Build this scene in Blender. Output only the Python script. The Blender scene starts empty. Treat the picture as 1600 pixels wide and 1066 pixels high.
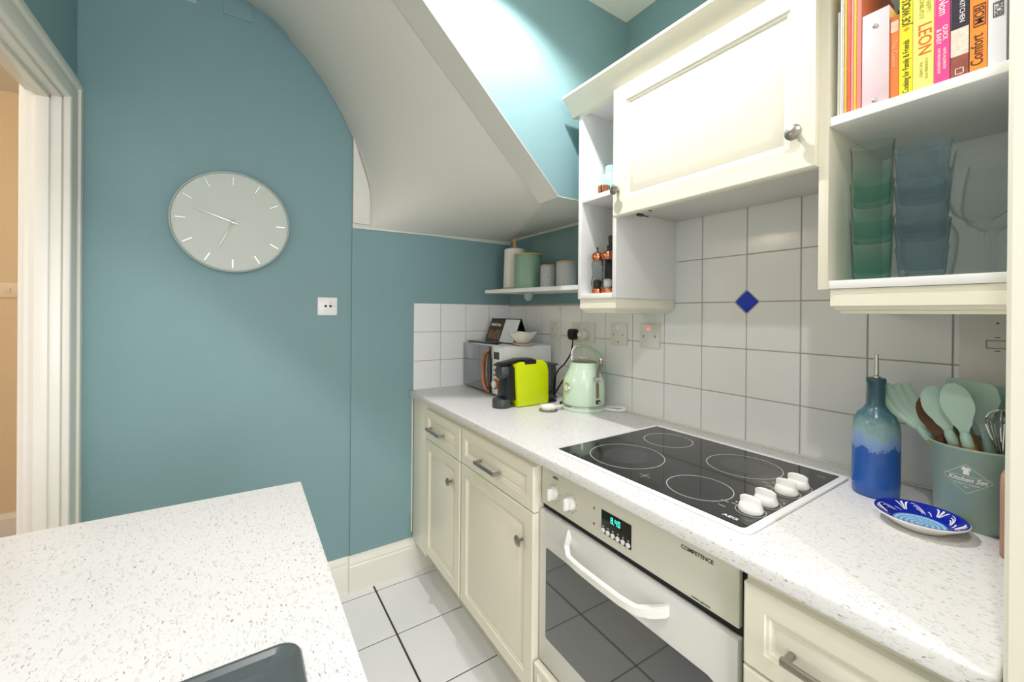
import bpy, bmesh, math, random
from mathutils import Vector, Matrix
C = bpy.context.scene.collection
SC = bpy.context.scene
R = math.radians
PI = math.pi
random.seed(7)

# ---------------------------------------------------------------- camera
cam_d = bpy.data.cameras.new('camera')
cam = bpy.data.objects.new('camera', cam_d)
C.objects.link(cam)
cam_d.sensor_width = 36.0
cam_d.lens = 36.0 * 640.98 / 1600.0
cam_d.shift_y = -42.02 / 1600.0
cam_d.clip_start = 0.01
YAW, PITCH, ROLL = R(33.5595), R(-0.084), R(0.45)
f = Vector((math.sin(YAW) * math.cos(PITCH), math.cos(YAW) * math.cos(PITCH), math.sin(PITCH)))
r = Vector((math.cos(YAW), -math.sin(YAW), 0))
u = r.cross(f)
r2 = r * math.cos(ROLL) + u * math.sin(ROLL)
u2 = -r * math.sin(ROLL) + u * math.cos(ROLL)
M = Matrix((r2, u2, -f)).transposed().to_4x4()
M.translation = Vector((0, 0, 1.345))
cam.matrix_world = M
SC.camera = cam

# ---------------------------------------------------------------- world, light, exposure
SC.view_settings.view_transform = 'Standard'
SC.view_settings.look = 'None'
SC.view_settings.exposure = 0.0
SC.view_settings.gamma = 1.0
SC.view_settings.use_curve_mapping = False
w = bpy.data.worlds.new('world')
SC.world = w
w.use_nodes = True
w.node_tree.nodes['Background'].inputs[0].default_value = (0.99, 0.95, 1.0, 1)
w.node_tree.nodes['Background'].inputs[1].default_value = 1.2
SC.cycles.max_bounces = 10
SC.cycles.diffuse_bounces = 6
SC.cycles.transparent_max_bounces = 16
SC.cycles.sample_clamp_indirect = 4.0
SC.cycles.caustics_reflective = False
SC.cycles.caustics_refractive = False

def lamp(name, kind, loc, energy, color, size=0.05, target=None, spot=None, blend=0.5, size_y=None):
    d = bpy.data.lights.new(name, kind)
    d.energy = energy
    d.color = color
    if kind == 'AREA':
        d.size = size
        if size_y:
            d.shape = 'RECTANGLE'
            d.size_y = size_y
    else:
        d.shadow_soft_size = size
    if kind == 'SPOT':
        d.spot_size = R(spot or 120)
        d.spot_blend = blend
    o = bpy.data.objects.new(name, d)
    C.objects.link(o)
    o.location = loc
    if target is not None:
        v = Vector(target) - Vector(loc)
        o.rotation_euler = v.to_track_quat('-Z', 'Y').to_euler()
    return o

# unseen area light added behind the photographer as broad fill
lamp('rear_fill', 'AREA', (-0.2, -2.3, 1.5), 74, (0.99, 0.95, 1.0), 1.9, (0.9, 1.0, 1.25), size_y=1.5)

# ---------------------------------------------------------------- materials
def rgb(h):
    h = h.lstrip('#')
    c = [int(h[i:i + 2], 16) / 255 for i in (0, 2, 4)]
    return tuple(x / 12.92 if x <= 0.04045 else ((x + 0.055) / 1.055) ** 2.4 for x in c) + (1,)

MATS = {}
def mat(name, col, rough=0.5, metal=0.0, spec=0.5, noise=0.0, nscale=60.0, bump=0.0, bscale=200.0,
        emit=None, estr=0.0, trans=0.0, ior=1.45, coat=0.0, alpha=1.0):
    if name in MATS:
        return MATS[name]
    m = bpy.data.materials.new(name)
    m.use_nodes = True
    nt = m.node_tree
    b = nt.nodes['Principled BSDF']
    c = rgb(col) if isinstance(col, str) else col
    b.inputs['Base Color'].default_value = c
    b.inputs['Roughness'].default_value = rough
    b.inputs['Metallic'].default_value = metal
    b.inputs['Specular IOR Level'].default_value = spec
    b.inputs['Transmission Weight'].default_value = trans
    b.inputs['IOR'].default_value = ior
    b.inputs['Coat Weight'].default_value = coat
    b.inputs['Alpha'].default_value = alpha
    if emit:
        b.inputs['Emission Color'].default_value = rgb(emit)
        b.inputs['Emission Strength'].default_value = estr
    tc = nt.nodes.new('ShaderNodeTexCoord')
    if noise > 0:
        n = nt.nodes.new('ShaderNodeTexNoise')
        n.inputs['Scale'].default_value = nscale
        n.inputs['Detail'].default_value = 3
        nt.links.new(tc.outputs['Object'], n.inputs['Vector'])
        mx = nt.nodes.new('ShaderNodeMix')
        mx.data_type = 'RGBA'
        mx.inputs[6].default_value = tuple(x * (1 - noise) for x in c[:3]) + (1,)
        mx.inputs[7].default_value = tuple(min(1, x * (1 + noise)) for x in c[:3]) + (1,)
        nt.links.new(n.outputs['Fac'], mx.inputs[0])
        nt.links.new(mx.outputs[2], b.inputs['Base Color'])
    if bump > 0:
        n2 = nt.nodes.new('ShaderNodeTexNoise')
        n2.inputs['Scale'].default_value = bscale
        n2.inputs['Detail'].default_value = 3
        nt.links.new(tc.outputs['Object'], n2.inputs['Vector'])
        bp = nt.nodes.new('ShaderNodeBump')
        bp.inputs['Strength'].default_value = bump
        bp.inputs['Distance'].default_value = 0.002
        nt.links.new(n2.outputs['Fac'], bp.inputs['Height'])
        nt.links.new(bp.outputs[0], b.inputs['Normal'])
    MATS[name] = m
    return m

TEAL = mat('teal_wall_paint', '#7c9da1', 0.5, spec=0.35, noise=0.03, nscale=4, bump=0.08, bscale=160)
WHITEPL = mat('white_plaster', '#dcddd6', 0.65, spec=0.3, noise=0.02, nscale=3, bump=0.08, bscale=90)
CREAMW = mat('white_gloss_woodwork', '#e6e5da', 0.3, noise=0.02, nscale=8, bump=0.03, bscale=60)
HALL = mat('cream_hall_wall', '#e0cba6', 0.7, noise=0.03, nscale=3, bump=0.05)
CREAM = mat('cream_cabinet_lacquer', '#ebe8d8', 0.32, noise=0.015, nscale=12, bump=0.02, bscale=80)
WHITECAB = mat('white_melamine', '#e9eaea', 0.4, noise=0.01, bump=0.02)
TILE = mat('white_glazed_tile', '#e8eaeb', 0.16, noise=0.02, nscale=9, bump=0.05, bscale=18)
GROUT = mat('tile_grout', '#b4b2aa', 0.9, noise=0.15, nscale=30, bump=0.3)
FTILE = mat('white_floor_tile', '#e8eaec', 0.14, noise=0.03, nscale=6, bump=0.04, bscale=12)
FGROUT = mat('dark_floor_grout', '#4a443c', 0.9, noise=0.3, nscale=40, bump=0.3)
BLUE = mat('cobalt_glaze', '#0a3cc0', 0.15, noise=0.1, nscale=40)
CHROME = mat('chrome', '#d8d8d8', 0.12, metal=1.0, noise=0.02)
STEEL = mat('brushed_nickel', '#a9a59d', 0.3, metal=1.0, noise=0.06, nscale=90)
DSTEEL = mat('grey_steel', '#6f7575', 0.35, metal=0.8, noise=0.05)
WPLAST = mat('white_plastic', '#eeeeec', 0.3, noise=0.01)
SWPLAST = mat('switch_plastic', '#dcdcd6', 0.3, noise=0.01)
BLACK = mat('black_plastic', '#141517', 0.3, noise=0.1)
DGREY = mat('dark_grey_plastic', '#3b3f40', 0.35, noise=0.05)
BGLASS = mat('black_ceramic_glass', '#1b1c1e', 0.06, noise=0.1, spec=0.6)
OVGLASS = mat('oven_door_glass', '#3c3e3f', 0.04, noise=0.05, spec=1.0, coat=1.0)
OVENW = mat('oven_pearl_enamel', '#dfe0de', 0.3, noise=0.01, coat=0.3)
OVENP = mat('oven_cream_enamel', '#d9d8cc', 0.35, noise=0.01)
WOOD = mat('pale_wood', '#c79b66', 0.5, noise=0.18, nscale=50)
DWOOD = mat('dark_wood', '#5a3a26', 0.45, noise=0.25, nscale=50)
COPPER = mat('copper', '#e0906c', 0.18, metal=1.0, noise=0.05)
SAGE = mat('sage_silicone', '#a4bfb4', 0.5, noise=0.03)
SAGED = mat('sage_tin', '#97afa3', 0.4, noise=0.04)
MINT = mat('mint_enamel', '#c7dfc9', 0.18, noise=0.01, coat=0.5)
CANGREEN = mat('green_canister_paint', '#86a893', 0.35, noise=0.03)
LIME = mat('lime_plastic', '#c3d400', 0.3, noise=0.02)
PAPER = mat('white_paper', '#e9e8e4', 0.8, noise=0.03)
PRINTW = mat('white_print', '#f0f0ee', 0.5, noise=0.02)
PRINTB = mat('black_print', '#1d1d1f', 0.5, noise=0.05)
SILVER = mat('silver_marker', '#e5e5dd', 0.25, metal=0.6, noise=0.02)
CLOCKF = mat('clock_face', '#c0c9c0', 0.4, noise=0.02, nscale=6)
CLOCKR = mat('clock_rim', '#9eb0ab', 0.35, noise=0.02)
SINKM = mat('grey_composite_sink', '#4e5759', 0.28, noise=0.12, nscale=14, bump=0.05)
TERRA = mat('pink_brown_wood', '#b08a78', 0.5, noise=0.15, nscale=30)
LED = mat('display_digits', '#40ffe0', 0.5, emit='#39e8d0', estr=2.2, noise=0.01)
REDLED = mat('red_neon', '#ff6060', 0.4, emit='#ff4848', estr=1.6, noise=0.01)
REDL = mat('red_lens', '#a01818', 0.3, noise=0.05)
AMBER = mat('amber_lens', '#7a5a30', 0.3, noise=0.05)
LAMPM = mat('lamp_lens', '#ffffff', 0.4, emit='#fff6e8', estr=6.0, noise=0.01)

def worktop_mat():
    m = bpy.data.materials.new('speckled_white_quartz_laminate')
    m.use_nodes = True
    nt = m.node_tree
    b = nt.nodes['Principled BSDF']
    b.inputs['Roughness'].default_value = 0.38
    tc = nt.nodes.new('ShaderNodeTexCoord')
    col = None
    base = (0.775, 0.77, 0.775, 1)
    mp0 = nt.nodes.new('ShaderNodeMapping')
    nt.links.new(tc.outputs['Object'], mp0.inputs[0])
    prev = None
    for i, (sc, lo, hi, c, st) in enumerate(((260, 0.64, 0.68, (0.60, 0.59, 0.55, 1), 2.2),
                                             (330, 0.665, 0.70, (0.34, 0.32, 0.28, 1), 2.6),
                                             (150, 0.62, 0.68, (0.66, 0.67, 0.66, 1), 1.6))):
        mp = nt.nodes.new('ShaderNodeMapping')
        mp.inputs['Rotation'].default_value = (0, 0, 0.4 + i * 0.5)
        mp.inputs['Scale'].default_value = (1, 1 / st, 1)
        nt.links.new(tc.outputs['Object'], mp.inputs[0])
        n = nt.nodes.new('ShaderNodeTexNoise')
        n.inputs['Scale'].default_value = sc
        n.inputs['Detail'].default_value = 1.5
        n.inputs['Distortion'].default_value = 0.6
        nt.links.new(mp.outputs[0], n.inputs['Vector'])
        rp = nt.nodes.new('ShaderNodeMapRange')
        rp.inputs[1].default_value = lo
        rp.inputs[2].default_value = hi
        nt.links.new(n.outputs['Fac'], rp.inputs[0])
        mx = nt.nodes.new('ShaderNodeMix')
        mx.data_type = 'RGBA'
        mx.inputs[6].default_value = base
        mx.inputs[7].default_value = c
        if prev:
            nt.links.new(prev.outputs[2], mx.inputs[6])
        nt.links.new(rp.outputs[0], mx.inputs[0])
        prev = mx
    nt.links.new(prev.outputs[2], b.inputs['Base Color'])
    return m
WORKTOP = worktop_mat()

def grad_glass(name, lo, hi, z0, z1, rough=0.02, refl=1.0, frost=0.0, fcol='#9fb4c0', edge=0.96):
    """thin glass: tinted see-through body with Fresnel reflections"""
    m = bpy.data.materials.new(name)
    m.use_nodes = True
    nt = m.node_tree
    nt.nodes.remove(nt.nodes['Principled BSDF'])
    out = nt.nodes['Material Output']
    tr = nt.nodes.new('ShaderNodeBsdfTransparent')
    gs = nt.nodes.new('ShaderNodeBsdfGlossy')
    gs.inputs['Roughness'].default_value = rough
    lw = nt.nodes.new('ShaderNodeLayerWeight')
    lw.inputs[0].default_value = 0.10
    ml = nt.nodes.new('ShaderNodeMath')
    ml.operation = 'MULTIPLY'
    ml.inputs[1].default_value = refl * 0.7
    nt.links.new(lw.outputs['Fresnel'], ml.inputs[0])
    ms = nt.nodes.new('ShaderNodeMixShader')
    nt.links.new(ml.outputs[0], ms.inputs[0])
    nt.links.new(tr.outputs[0], ms.inputs[1])
    nt.links.new(gs.outputs[0], ms.inputs[2])
    if frost > 0:
        df = nt.nodes.new('ShaderNodeBsdfDiffuse')
        df.inputs[0].default_value = rgb(fcol)
        tl = nt.nodes.new('ShaderNodeBsdfTranslucent')
        tl.inputs[0].default_value = rgb(fcol)
        m1 = nt.nodes.new('ShaderNodeMixShader')
        nt.links.new(df.outputs[0], m1.inputs[1])
        nt.links.new(tl.outputs[0], m1.inputs[2])
        m2 = nt.nodes.new('ShaderNodeMixShader')
        m2.inputs[0].default_value = frost
        nt.links.new(ms.outputs[0], m2.inputs[1])
        nt.links.new(m1.outputs[0], m2.inputs[2])
        ms = m2
    nt.links.new(ms.outputs[0], out.inputs[0])
    tc = nt.nodes.new('ShaderNodeTexCoord')
    sp = nt.nodes.new('ShaderNodeSeparateXYZ')
    nt.links.new(tc.outputs['Object'], sp.inputs[0])
    mr = nt.nodes.new('ShaderNodeMapRange')
    mr.inputs[1].default_value = z0
    mr.inputs[2].default_value = z1
    nt.links.new(sp.outputs[2], mr.inputs[0])
    mx = nt.nodes.new('ShaderNodeMix')
    mx.data_type = 'RGBA'
    mx.inputs[6].default_value = rgb(lo)
    mx.inputs[7].default_value = rgb(hi)
    nt.links.new(mr.outputs[0], mx.inputs[0])
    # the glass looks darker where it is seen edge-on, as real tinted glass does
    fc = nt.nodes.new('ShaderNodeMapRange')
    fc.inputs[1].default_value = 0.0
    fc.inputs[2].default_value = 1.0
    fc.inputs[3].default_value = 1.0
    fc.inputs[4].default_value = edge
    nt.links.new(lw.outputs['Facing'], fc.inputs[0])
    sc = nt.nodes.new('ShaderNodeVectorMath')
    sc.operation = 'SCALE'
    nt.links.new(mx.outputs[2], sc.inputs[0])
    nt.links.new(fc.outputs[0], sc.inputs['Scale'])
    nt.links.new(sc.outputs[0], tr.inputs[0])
    return m
GREENGL = grad_glass('green_tinted_glass', '#d2f2ea', '#fafdfc', 0.0, 0.085, frost=0.03, fcol='#b5cfc7', edge=0.88)
BLUEGL = grad_glass('blue_grey_glass', '#e4edf0', '#e9eff1', 0.0, 0.11, rough=0.1, frost=0.13, fcol='#a3b6bd', edge=0.80)
CLEAR = grad_glass('clear_glass', '#fdfefe', '#fdfefe', 0.0, 0.2, refl=0.6, frost=0.015, fcol='#e8eeee')
MILLM = grad_glass('clear_acrylic', '#eff2f2', '#eff2f2', 0.0, 0.2, refl=1.6)
TRANSP = grad_glass('smoked_tank', '#bcc2c6', '#bcc2c6', 0.0, 0.2)

def bottle_mat():
    m = bpy.data.materials.new('dripped_blue_stoneware_glaze')
    m.use_nodes = True
    nt = m.node_tree
    b = nt.nodes['Principled BSDF']
    b.inputs['Roughness'].default_value = 0.22
    tc = nt.nodes.new('ShaderNodeTexCoord')
    sp = nt.nodes.new('ShaderNodeSeparateXYZ')
    nt.links.new(tc.outputs['Object'], sp.inputs[0])
    mp = nt.nodes.new('ShaderNodeMapping')
    mp.inputs['Scale'].default_value = (1, 1, 0.7)
    nt.links.new(tc.outputs['Object'], mp.inputs[0])
    n = nt.nodes.new('ShaderNodeTexNoise')
    n.inputs['Scale'].default_value = 42
    n.inputs['Detail'].default_value = 5
    n.inputs['Roughness'].default_value = 0.65
    nt.links.new(mp.outputs[0], n.inputs['Vector'])
    ma = nt.nodes.new('ShaderNodeMath')
    ma.operation = 'MULTIPLY_ADD'
    ma.inputs[1].default_value = 0.07
    nt.links.new(n.outputs['Fac'], ma.inputs[0])
    nt.links.new(sp.outputs[2], ma.inputs[2])
    mr = nt.nodes.new('ShaderNodeMapRange')
    mr.inputs[1].default_value = 0.035
    mr.inputs[2].default_value = 0.30
    nt.links.new(ma.outputs[0], mr.inputs[0])
    cr = nt.nodes.new('ShaderNodeValToRGB')
    e = cr.color_ramp.elements
    e[0].position = 0.0
    e[0].color = rgb('#2d5fb4')
    e[1].position = 1.0
    e[1].color = rgb('#36596a')
    for p, c in ((0.40, '#2b59a4'), (0.415, '#7590c4'), (0.48, '#7f9cc4'), (0.53, '#86a2aa'), (0.60, '#728d8c'), (0.68, '#3f6470')):
        k = cr.color_ramp.elements.new(p)
        k.color = rgb(c)
    nt.links.new(mr.outputs[0], cr.inputs[0])
    nt.links.new(cr.outputs[0], b.inputs['Base Color'])
    return m
BOTTLE = bottle_mat()

def pattern_mat(name, kind):
    m = bpy.data.materials.new(name)
    m.use_nodes = True
    nt = m.node_tree
    b = nt.nodes['Principled BSDF']
    b.inputs['Roughness'].default_value = 0.4
    tc = nt.nodes.new('ShaderNodeTexCoord')
    sp = nt.nodes.new('ShaderNodeSeparateXYZ')
    nt.links.new(tc.outputs['Object'], sp.inputs[0])
    at = nt.nodes.new('ShaderNodeMath'); at.operation = 'ARCTAN2'
    nt.links.new(sp.outputs[1], at.inputs[0])
    nt.links.new(sp.outputs[0], at.inputs[1])
    def M_(op, a, bb, v=None):
        x = nt.nodes.new('ShaderNodeMath'); x.operation = op
        for i, q in enumerate((a, bb)):
            if q is None:
                continue
            if isinstance(q, (int, float)):
                x.inputs[i].default_value = q
            else:
                nt.links.new(q.outputs[0], x.inputs[i])
        return x
    U = M_('MULTIPLY', at, 20 / (2 * PI) if kind == 'lattice' else 7 / (2 * PI) * 1)
    Z = nt.nodes.new('ShaderNodeMath'); Z.operation = 'MULTIPLY'
    nt.links.new(sp.outputs[2], Z.inputs[0])
    Z.inputs[1].default_value = 62 if kind == 'lattice' else 20
    if kind == 'lattice':
        a1 = M_('ABSOLUTE', M_('SUBTRACT', M_('FRACT', M_('ADD', U, Z), None), 0.5), None)
        a2 = M_('ABSOLUTE', M_('SUBTRACT', M_('FRACT', M_('SUBTRACT', U, Z), None), 0.5), None)
        g = M_('GREATER_THAN', M_('MAXIMUM', a1, a2), 0.40)
        h = M_('LESS_THAN', M_('MAXIMUM', a1, a2), 0.13)
        fac = M_('MAXIMUM', g, h)
        ca, cb = rgb('#74818a'), rgb('#dfe2e0')
    else:
        fu = M_('SUBTRACT', M_('FRACT', U, None), 0.5)
        fz = M_('SUBTRACT', M_('FRACT', Z, None), 0.5)
        d = M_('SQRT', M_('ADD', M_('MULTIPLY', fu, fu), M_('MULTIPLY', fz, fz)), None)
        s = M_('GREATER_THAN', M_('SINE', M_('MULTIPLY', d, 44), None), 0.25)
        fac = s
        ca, cb = rgb('#ced3d2'), rgb('#5f6c76')
    mx = nt.nodes.new('ShaderNodeMix'); mx.data_type = 'RGBA'
    mx.inputs[6].default_value = ca
    mx.inputs[7].default_value = cb
    nt.links.new(fac.outputs[0], mx.inputs[0])
    nt.links.new(mx.outputs[2], b.inputs['Base Color'])
    return m
LATTICE = pattern_mat('grey_lattice_print', 'lattice')
MEDAL = pattern_mat('grey_medallion_print', 'medal')

def plate_centre_mat():
    m = bpy.data.materials.new('pale_blue_wave_glaze')
    m.use_nodes = True
    nt = m.node_tree
    b = nt.nodes['Principled BSDF']
    b.inputs['Roughness'].default_value = 0.15
    tc = nt.nodes.new('ShaderNodeTexCoord')
    wv = nt.nodes.new('ShaderNodeTexWave')
    wv.wave_type = 'RINGS'
    wv.rings_direction = 'Z'
    wv.inputs['Scale'].default_value = 42
    wv.inputs['Distortion'].default_value = 2.5
    wv.inputs['Detail'].default_value = 1
    wv.inputs['Detail Scale'].default_value = 30
    nt.links.new(tc.outputs['Object'], wv.inputs[0])
    mx = nt.nodes.new('ShaderNodeMix'); mx.data_type = 'RGBA'
    mx.inputs[6].default_value = rgb('#4d8fd0')
    mx.inputs[7].default_value = rgb('#b4dcf4')
    nt.links.new(wv.outputs['Fac'], mx.inputs[0])
    nt.links.new(mx.outputs[2], b.inputs['Base Color'])
    return m
PLATEC = plate_centre_mat()

# ---------------------------------------------------------------- mesh helpers
class MB:
    def __init__(self):
        self.bm = bmesh.new()
    def box(self, x0, x1, y0, y1, z0, z1, bev=0.0, seg=2):
        t = bmesh.new()
        bmesh.ops.create_cube(t, size=1)
        for v in t.verts:
            v.co = Vector(((x0 + x1) / 2 + v.co.x * (x1 - x0), (y0 + y1) / 2 + v.co.y * (y1 - y0), (z0 + z1) / 2 + v.co.z * (z1 - z0)))
        if bev > 0:
            bmesh.ops.bevel(t, geom=t.edges[:] , offset=bev, segments=seg, affect='EDGES', profile=0.5)
        self.join(t)
        return self
    def join(self, t, mtx=None):
        if mtx is not None:
            bmesh.ops.transform(t, matrix=mtx, verts=t.verts)
        me = bpy.data.meshes.new('tmp')
        t.to_mesh(me)
        t.free()
        self.bm.from_mesh(me)
        bpy.data.meshes.remove(me)
    def prism(self, pts, axis, a0, a1, bev=0.0, seg=2, caps_only=False):
        """pts: 2-D outline; axis 'x': (y,z) outline, 'y': (x,z), 'z': (x,y)"""
        t = bmesh.new()
        def P(p, a):
            return {'x': (a, p[0], p[1]), 'y': (p[0], a, p[1]), 'z': (p[0], p[1], a)}[axis]
        v0 = [t.verts.new(P(p, a0)) for p in pts]
        v1 = [t.verts.new(P(p, a1)) for p in pts]
        n = len(pts)
        c0 = t.faces.new(v0)
        c1 = t.faces.new(v1[::-1])
        for i in range(n):
            t.faces.new((v0[i], v1[i], v1[(i + 1) % n], v0[(i + 1) % n]))
        bmesh.ops.recalc_face_normals(t, faces=t.faces)
        if bev > 0:
            es = t.edges[:]
            if caps_only:
                es = list(set(c0.edges[:] + c1.edges[:]))
            bmesh.ops.bevel(t, geom=es, offset=bev, segments=seg, affect='EDGES', profile=0.5)
        self.join(t)
        return self
    def lathe(self, prof, cx=0, cy=0, cz=0, n=40, mtx=None, flute=None, closed=False):
        t = bmesh.new()
        rings = []
        for (rad, z) in prof:
            if rad < 1e-6:
                rings.append([t.verts.new((cx, cy, cz + z))])
            else:
                ring = []
                for i in range(n):
                    a = 2 * PI * i / n
                    rr = rad
                    if flute:
                        rr = rad * (1 + flute(a, z))
                    ring.append(t.verts.new((cx + rr * math.cos(a), cy + rr * math.sin(a), cz + z)))
                rings.append(ring)
        for a, b in zip(rings, rings[1:]):
            if len(a) == 1 and len(b) == 1:
                continue
            for i in range(n):
                j = (i + 1) % n
                if len(a) == 1:
                    t.faces.new((a[0], b[i], b[j]))
                elif len(b) == 1:
                    t.faces.new((a[i], a[j], b[0]))
                else:
                    t.faces.new((a[i], a[j], b[j], b[i]))
        bmesh.ops.recalc_face_normals(t, faces=t.faces)
        self.join(t, mtx)
        return self
    def cyl(self, p0, p1, rad, n=16, rad2=None, cap=True):
        p0, p1 = Vector(p0), Vector(p1)
        L = (p1 - p0).length
        q = (p1 - p0).to_track_quat('Z', 'Y').to_matrix().to_4x4()
        q.translation = p0
        rad2 = rad if rad2 is None else rad2
        self.lathe([(0, 0), (rad, 0), (rad2, L), (0, L)], n=n, mtx=q)
        return self
    def tube(self, pts, rad, n=10, sx=1.0, sy=1.0, up=(0, 0, 1), rads=None, closed=False):
        """swept tube; section scaled sx (side) by sy (up)"""
        t = bmesh.new()
        P = [Vector(p) for p in pts]
        rings = []
        m = len(P)
        for i in range(m):
            if i == 0:
                d = P[1] - P[0]
            elif i == m - 1:
                d = P[-1] - P[-2]
            else:
                d = (P[i + 1] - P[i]).normalized() + (P[i] - P[i - 1]).normalized()
            d.normalize()
            s = d.cross(Vector(up))
            if s.length < 1e-4:
                s = d.cross(Vector((1, 0, 0)))
            s.normalize()
            w_ = s.cross(d).normalized()
            k = rads[i] if rads else rad
            rings.append([t.verts.new(P[i] + s * (math.cos(2 * PI * j / n) * k * sx) + w_ * (math.sin(2 * PI * j / n) * k * sy)) for j in range(n)])
        for a, b in zip(rings, rings[1:]):
            for j in range(n):
                t.faces.new((a[j], a[(j + 1) % n], b[(j + 1) % n], b[j]))
        t.faces.new(rings[0])
        t.faces.new(rings[-1])
        bmesh.ops.recalc_face_normals(t, faces=t.faces)
        self.join(t)
        return self
    def rings(self, ringlist, cap0=True, cap1=True):
        t = bmesh.new()
        RR = [[t.verts.new(p) for p in ring] for ring in ringlist]
        n = len(RR[0])
        for a, b in zip(RR, RR[1:]):
            for j in range(n):
                t.faces.new((a[j], a[(j + 1) % n], b[(j + 1) % n], b[j]))
        if cap0:
            t.faces.new(RR[0])
        if cap1:
            t.faces.new(RR[-1])
        bmesh.ops.recalc_face_normals(t, faces=t.faces)
        self.join(t)
        return self
    def quad(self, *pts):
        self.bm.faces.new([self.bm.verts.new(p) for p in pts])
        return self

def obj(name, mb, m, parent=None, smooth=None):
    me = bpy.data.meshes.new(name)
    mb.bm.to_mesh(me)
    mb.bm.free()
    if not isinstance(m, (list, tuple)):
        m = [m]
    for k in m:
        me.materials.append(k)
    if smooth is None:
        smooth = 35
    if smooth:
        for p in me.polygons:
            p.use_smooth = True
        bm = bmesh.new()
        bm.from_mesh(me)
        for e in bm.edges:
            if len(e.link_faces) == 2:
                if e.calc_face_angle(0) > R(smooth):
                    e.smooth = False
            else:
                e.smooth = False
        bm.to_mesh(me)
        bm.free()
    o = bpy.data.objects.new(name, me)
    C.objects.link(o)
    if parent is not None:
        o.parent = parent
    return o

def tag(o, label, cat, group=None):
    o['label'] = label
    o['category'] = cat
    if group:
        o['group'] = group
    return o

def thing(name, label, cat, loc=(0, 0, 0), rz=0.0, group=None):
    o = bpy.data.objects.new(name, None)
    o.empty_display_size = 0.05
    C.objects.link(o)
    o.location = loc
    o.rotation_euler = (0, 0, rz)
    return tag(o, label, cat, group)

def struct(name, mb, m, parent=None, label=None, smooth=None):
    o = obj(name, mb, m, parent, smooth)
    if parent is None:
        o['kind'] = 'structure'
    if label:
        o['label'] = label
    return o

def sempty(name, label=None):
    o = bpy.data.objects.new(name, None)
    C.objects.link(o)
    o['kind'] = 'structure'
    if label:
        o['label'] = label
    return o

def copy_tree(o, parent=None):
    c = o.copy()
    C.objects.link(c)
    c.parent = parent
    for ch in list(o.children):
        copy_tree(ch, c)
    return c

def text(name, body, size, loc, right, up, m, parent, ext=0.0002, align='CENTER', shear=0.0, sx=1.0, offset=0.0):
    cu = bpy.data.curves.new(name, 'FONT')
    cu.body = body
    cu.size = size
    cu.align_x = align
    cu.align_y = 'CENTER'
    cu.extrude = ext
    cu.shear = shear
    cu.offset = offset
    cu.resolution_u = 3
    t = bpy.data.objects.new('tmp', cu)
    me = bpy.data.meshes.new_from_object(t)
    bpy.data.objects.remove(t)
    me.name = name
    me.materials.clear()
    me.materials.append(m)
    rr, uu = Vector(right).normalized(), Vector(up).normalized()
    nn = rr.cross(uu)
    mt = Matrix((rr * sx, uu, nn)).transposed().to_4x4()
    mt.translation = Vector(loc)
    me.transform(mt)
    o = bpy.data.objects.new(name, me)
    C.objects.link(o)
    o.parent = parent
    return o

def rect_rings(w_, h_, prof):
    """raised panel front in the (v=y, z) plane facing -x. prof: list of (inset, outward)"""
    out = []
    for ins, n in prof:
        out.append([(-n, ins, ins), (-n, w_ - ins, ins), (-n, w_ - ins, h_ - ins), (-n, ins, h_ - ins)])
    return out

def panel_front(w_, h_, t=0.02, fr=0.055, off=(0, 0, 0)):
    a = fr
    prof = [(0, 0), (0, t - 0.004), (0.0015, t - 0.0015), (0.004, t),
            (a, t), (a + 0.002, t - 0.003), (a + 0.006, t - 0.0035), (a + 0.009, t - 0.007),
            (a + 0.014, t - 0.008), (a + 0.016, t - 0.007), (a + 0.034, t - 0.0015), (a + 0.036, t - 0.001)]
    mb = MB()
    rr = [[(p[0] + off[0], p[1] + off[1], p[2] + off[2]) for p in ring] for ring in rect_rings(w_, h_, prof)]
    mb.rings(rr)
    return mb

# ================================================================ THE ROOM
# ---- floor with its tiles
fl = struct('floor', MB().box(-0.7, 1.40, -2.6, 2.12, -0.03, -0.004), FGROUT)
proto_tile = None
def add_tile_mesh(w_, h_, t):
    return MB().box(0, w_, 0, h_, 0, t, bev=0.0012, seg=1)
TP = 0.317
tile_me = None
for i in range(-4, 3):
    for j in range(-8, 1):
        x0 = 0.556 + (i - 1) * TP
        y0 = 1.055 + TP * 3 + (j - 1) * TP + 0.0
        gx, gy = 0.004, 0.0025
        xa, xb = max(x0 + gx, -0.60), min(x0 + TP - gx, 0.868)
        ya, yb = y0 + gy, y0 + TP - gy
        if xb - xa < 0.03:
            continue
        full = abs((xb - xa) - (TP - 2 * gx)) < 1e-6
        if full and tile_me is not None:
            o = bpy.data.objects.new('tile', tile_me)
            C.objects.link(o)
            o.parent = fl
        else:
            o = obj('tile', MB().box(0, xb - xa, 0, yb - ya, -0.004, 0, bev=0.0015, seg=1), FTILE, fl, smooth=0)
            if full:
                tile_me = o.data
        o.location = (xa, ya, 0)
# cut row beside the far wall
for i in range(-4, 3):
    x0 = 0.556 + (i - 1) * TP
    xa, xb = max(x0 + 0.004, -0.60), min(x0 + TP - 0.004, 0.868)
    if xb - xa < 0.03:
        continue
    o = obj('tile', MB().box(0, xb - xa, 0, 0.08, -0.004, 0, bev=0.0015, seg=1), FTILE, fl, smooth=0)
    o.location = (xa, 2.0085, 0)

# ---- ceilings
ceil_o = struct('ceiling', MB().box(-0.72, 1.40, -2.6, 1.19, 2.585, 2.70), WHITEPL)
struct('ceiling_landing', MB().box(-0.72, -0.152, 1.19, 2.12, 2.585, 2.70), WHITEPL)

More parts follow.
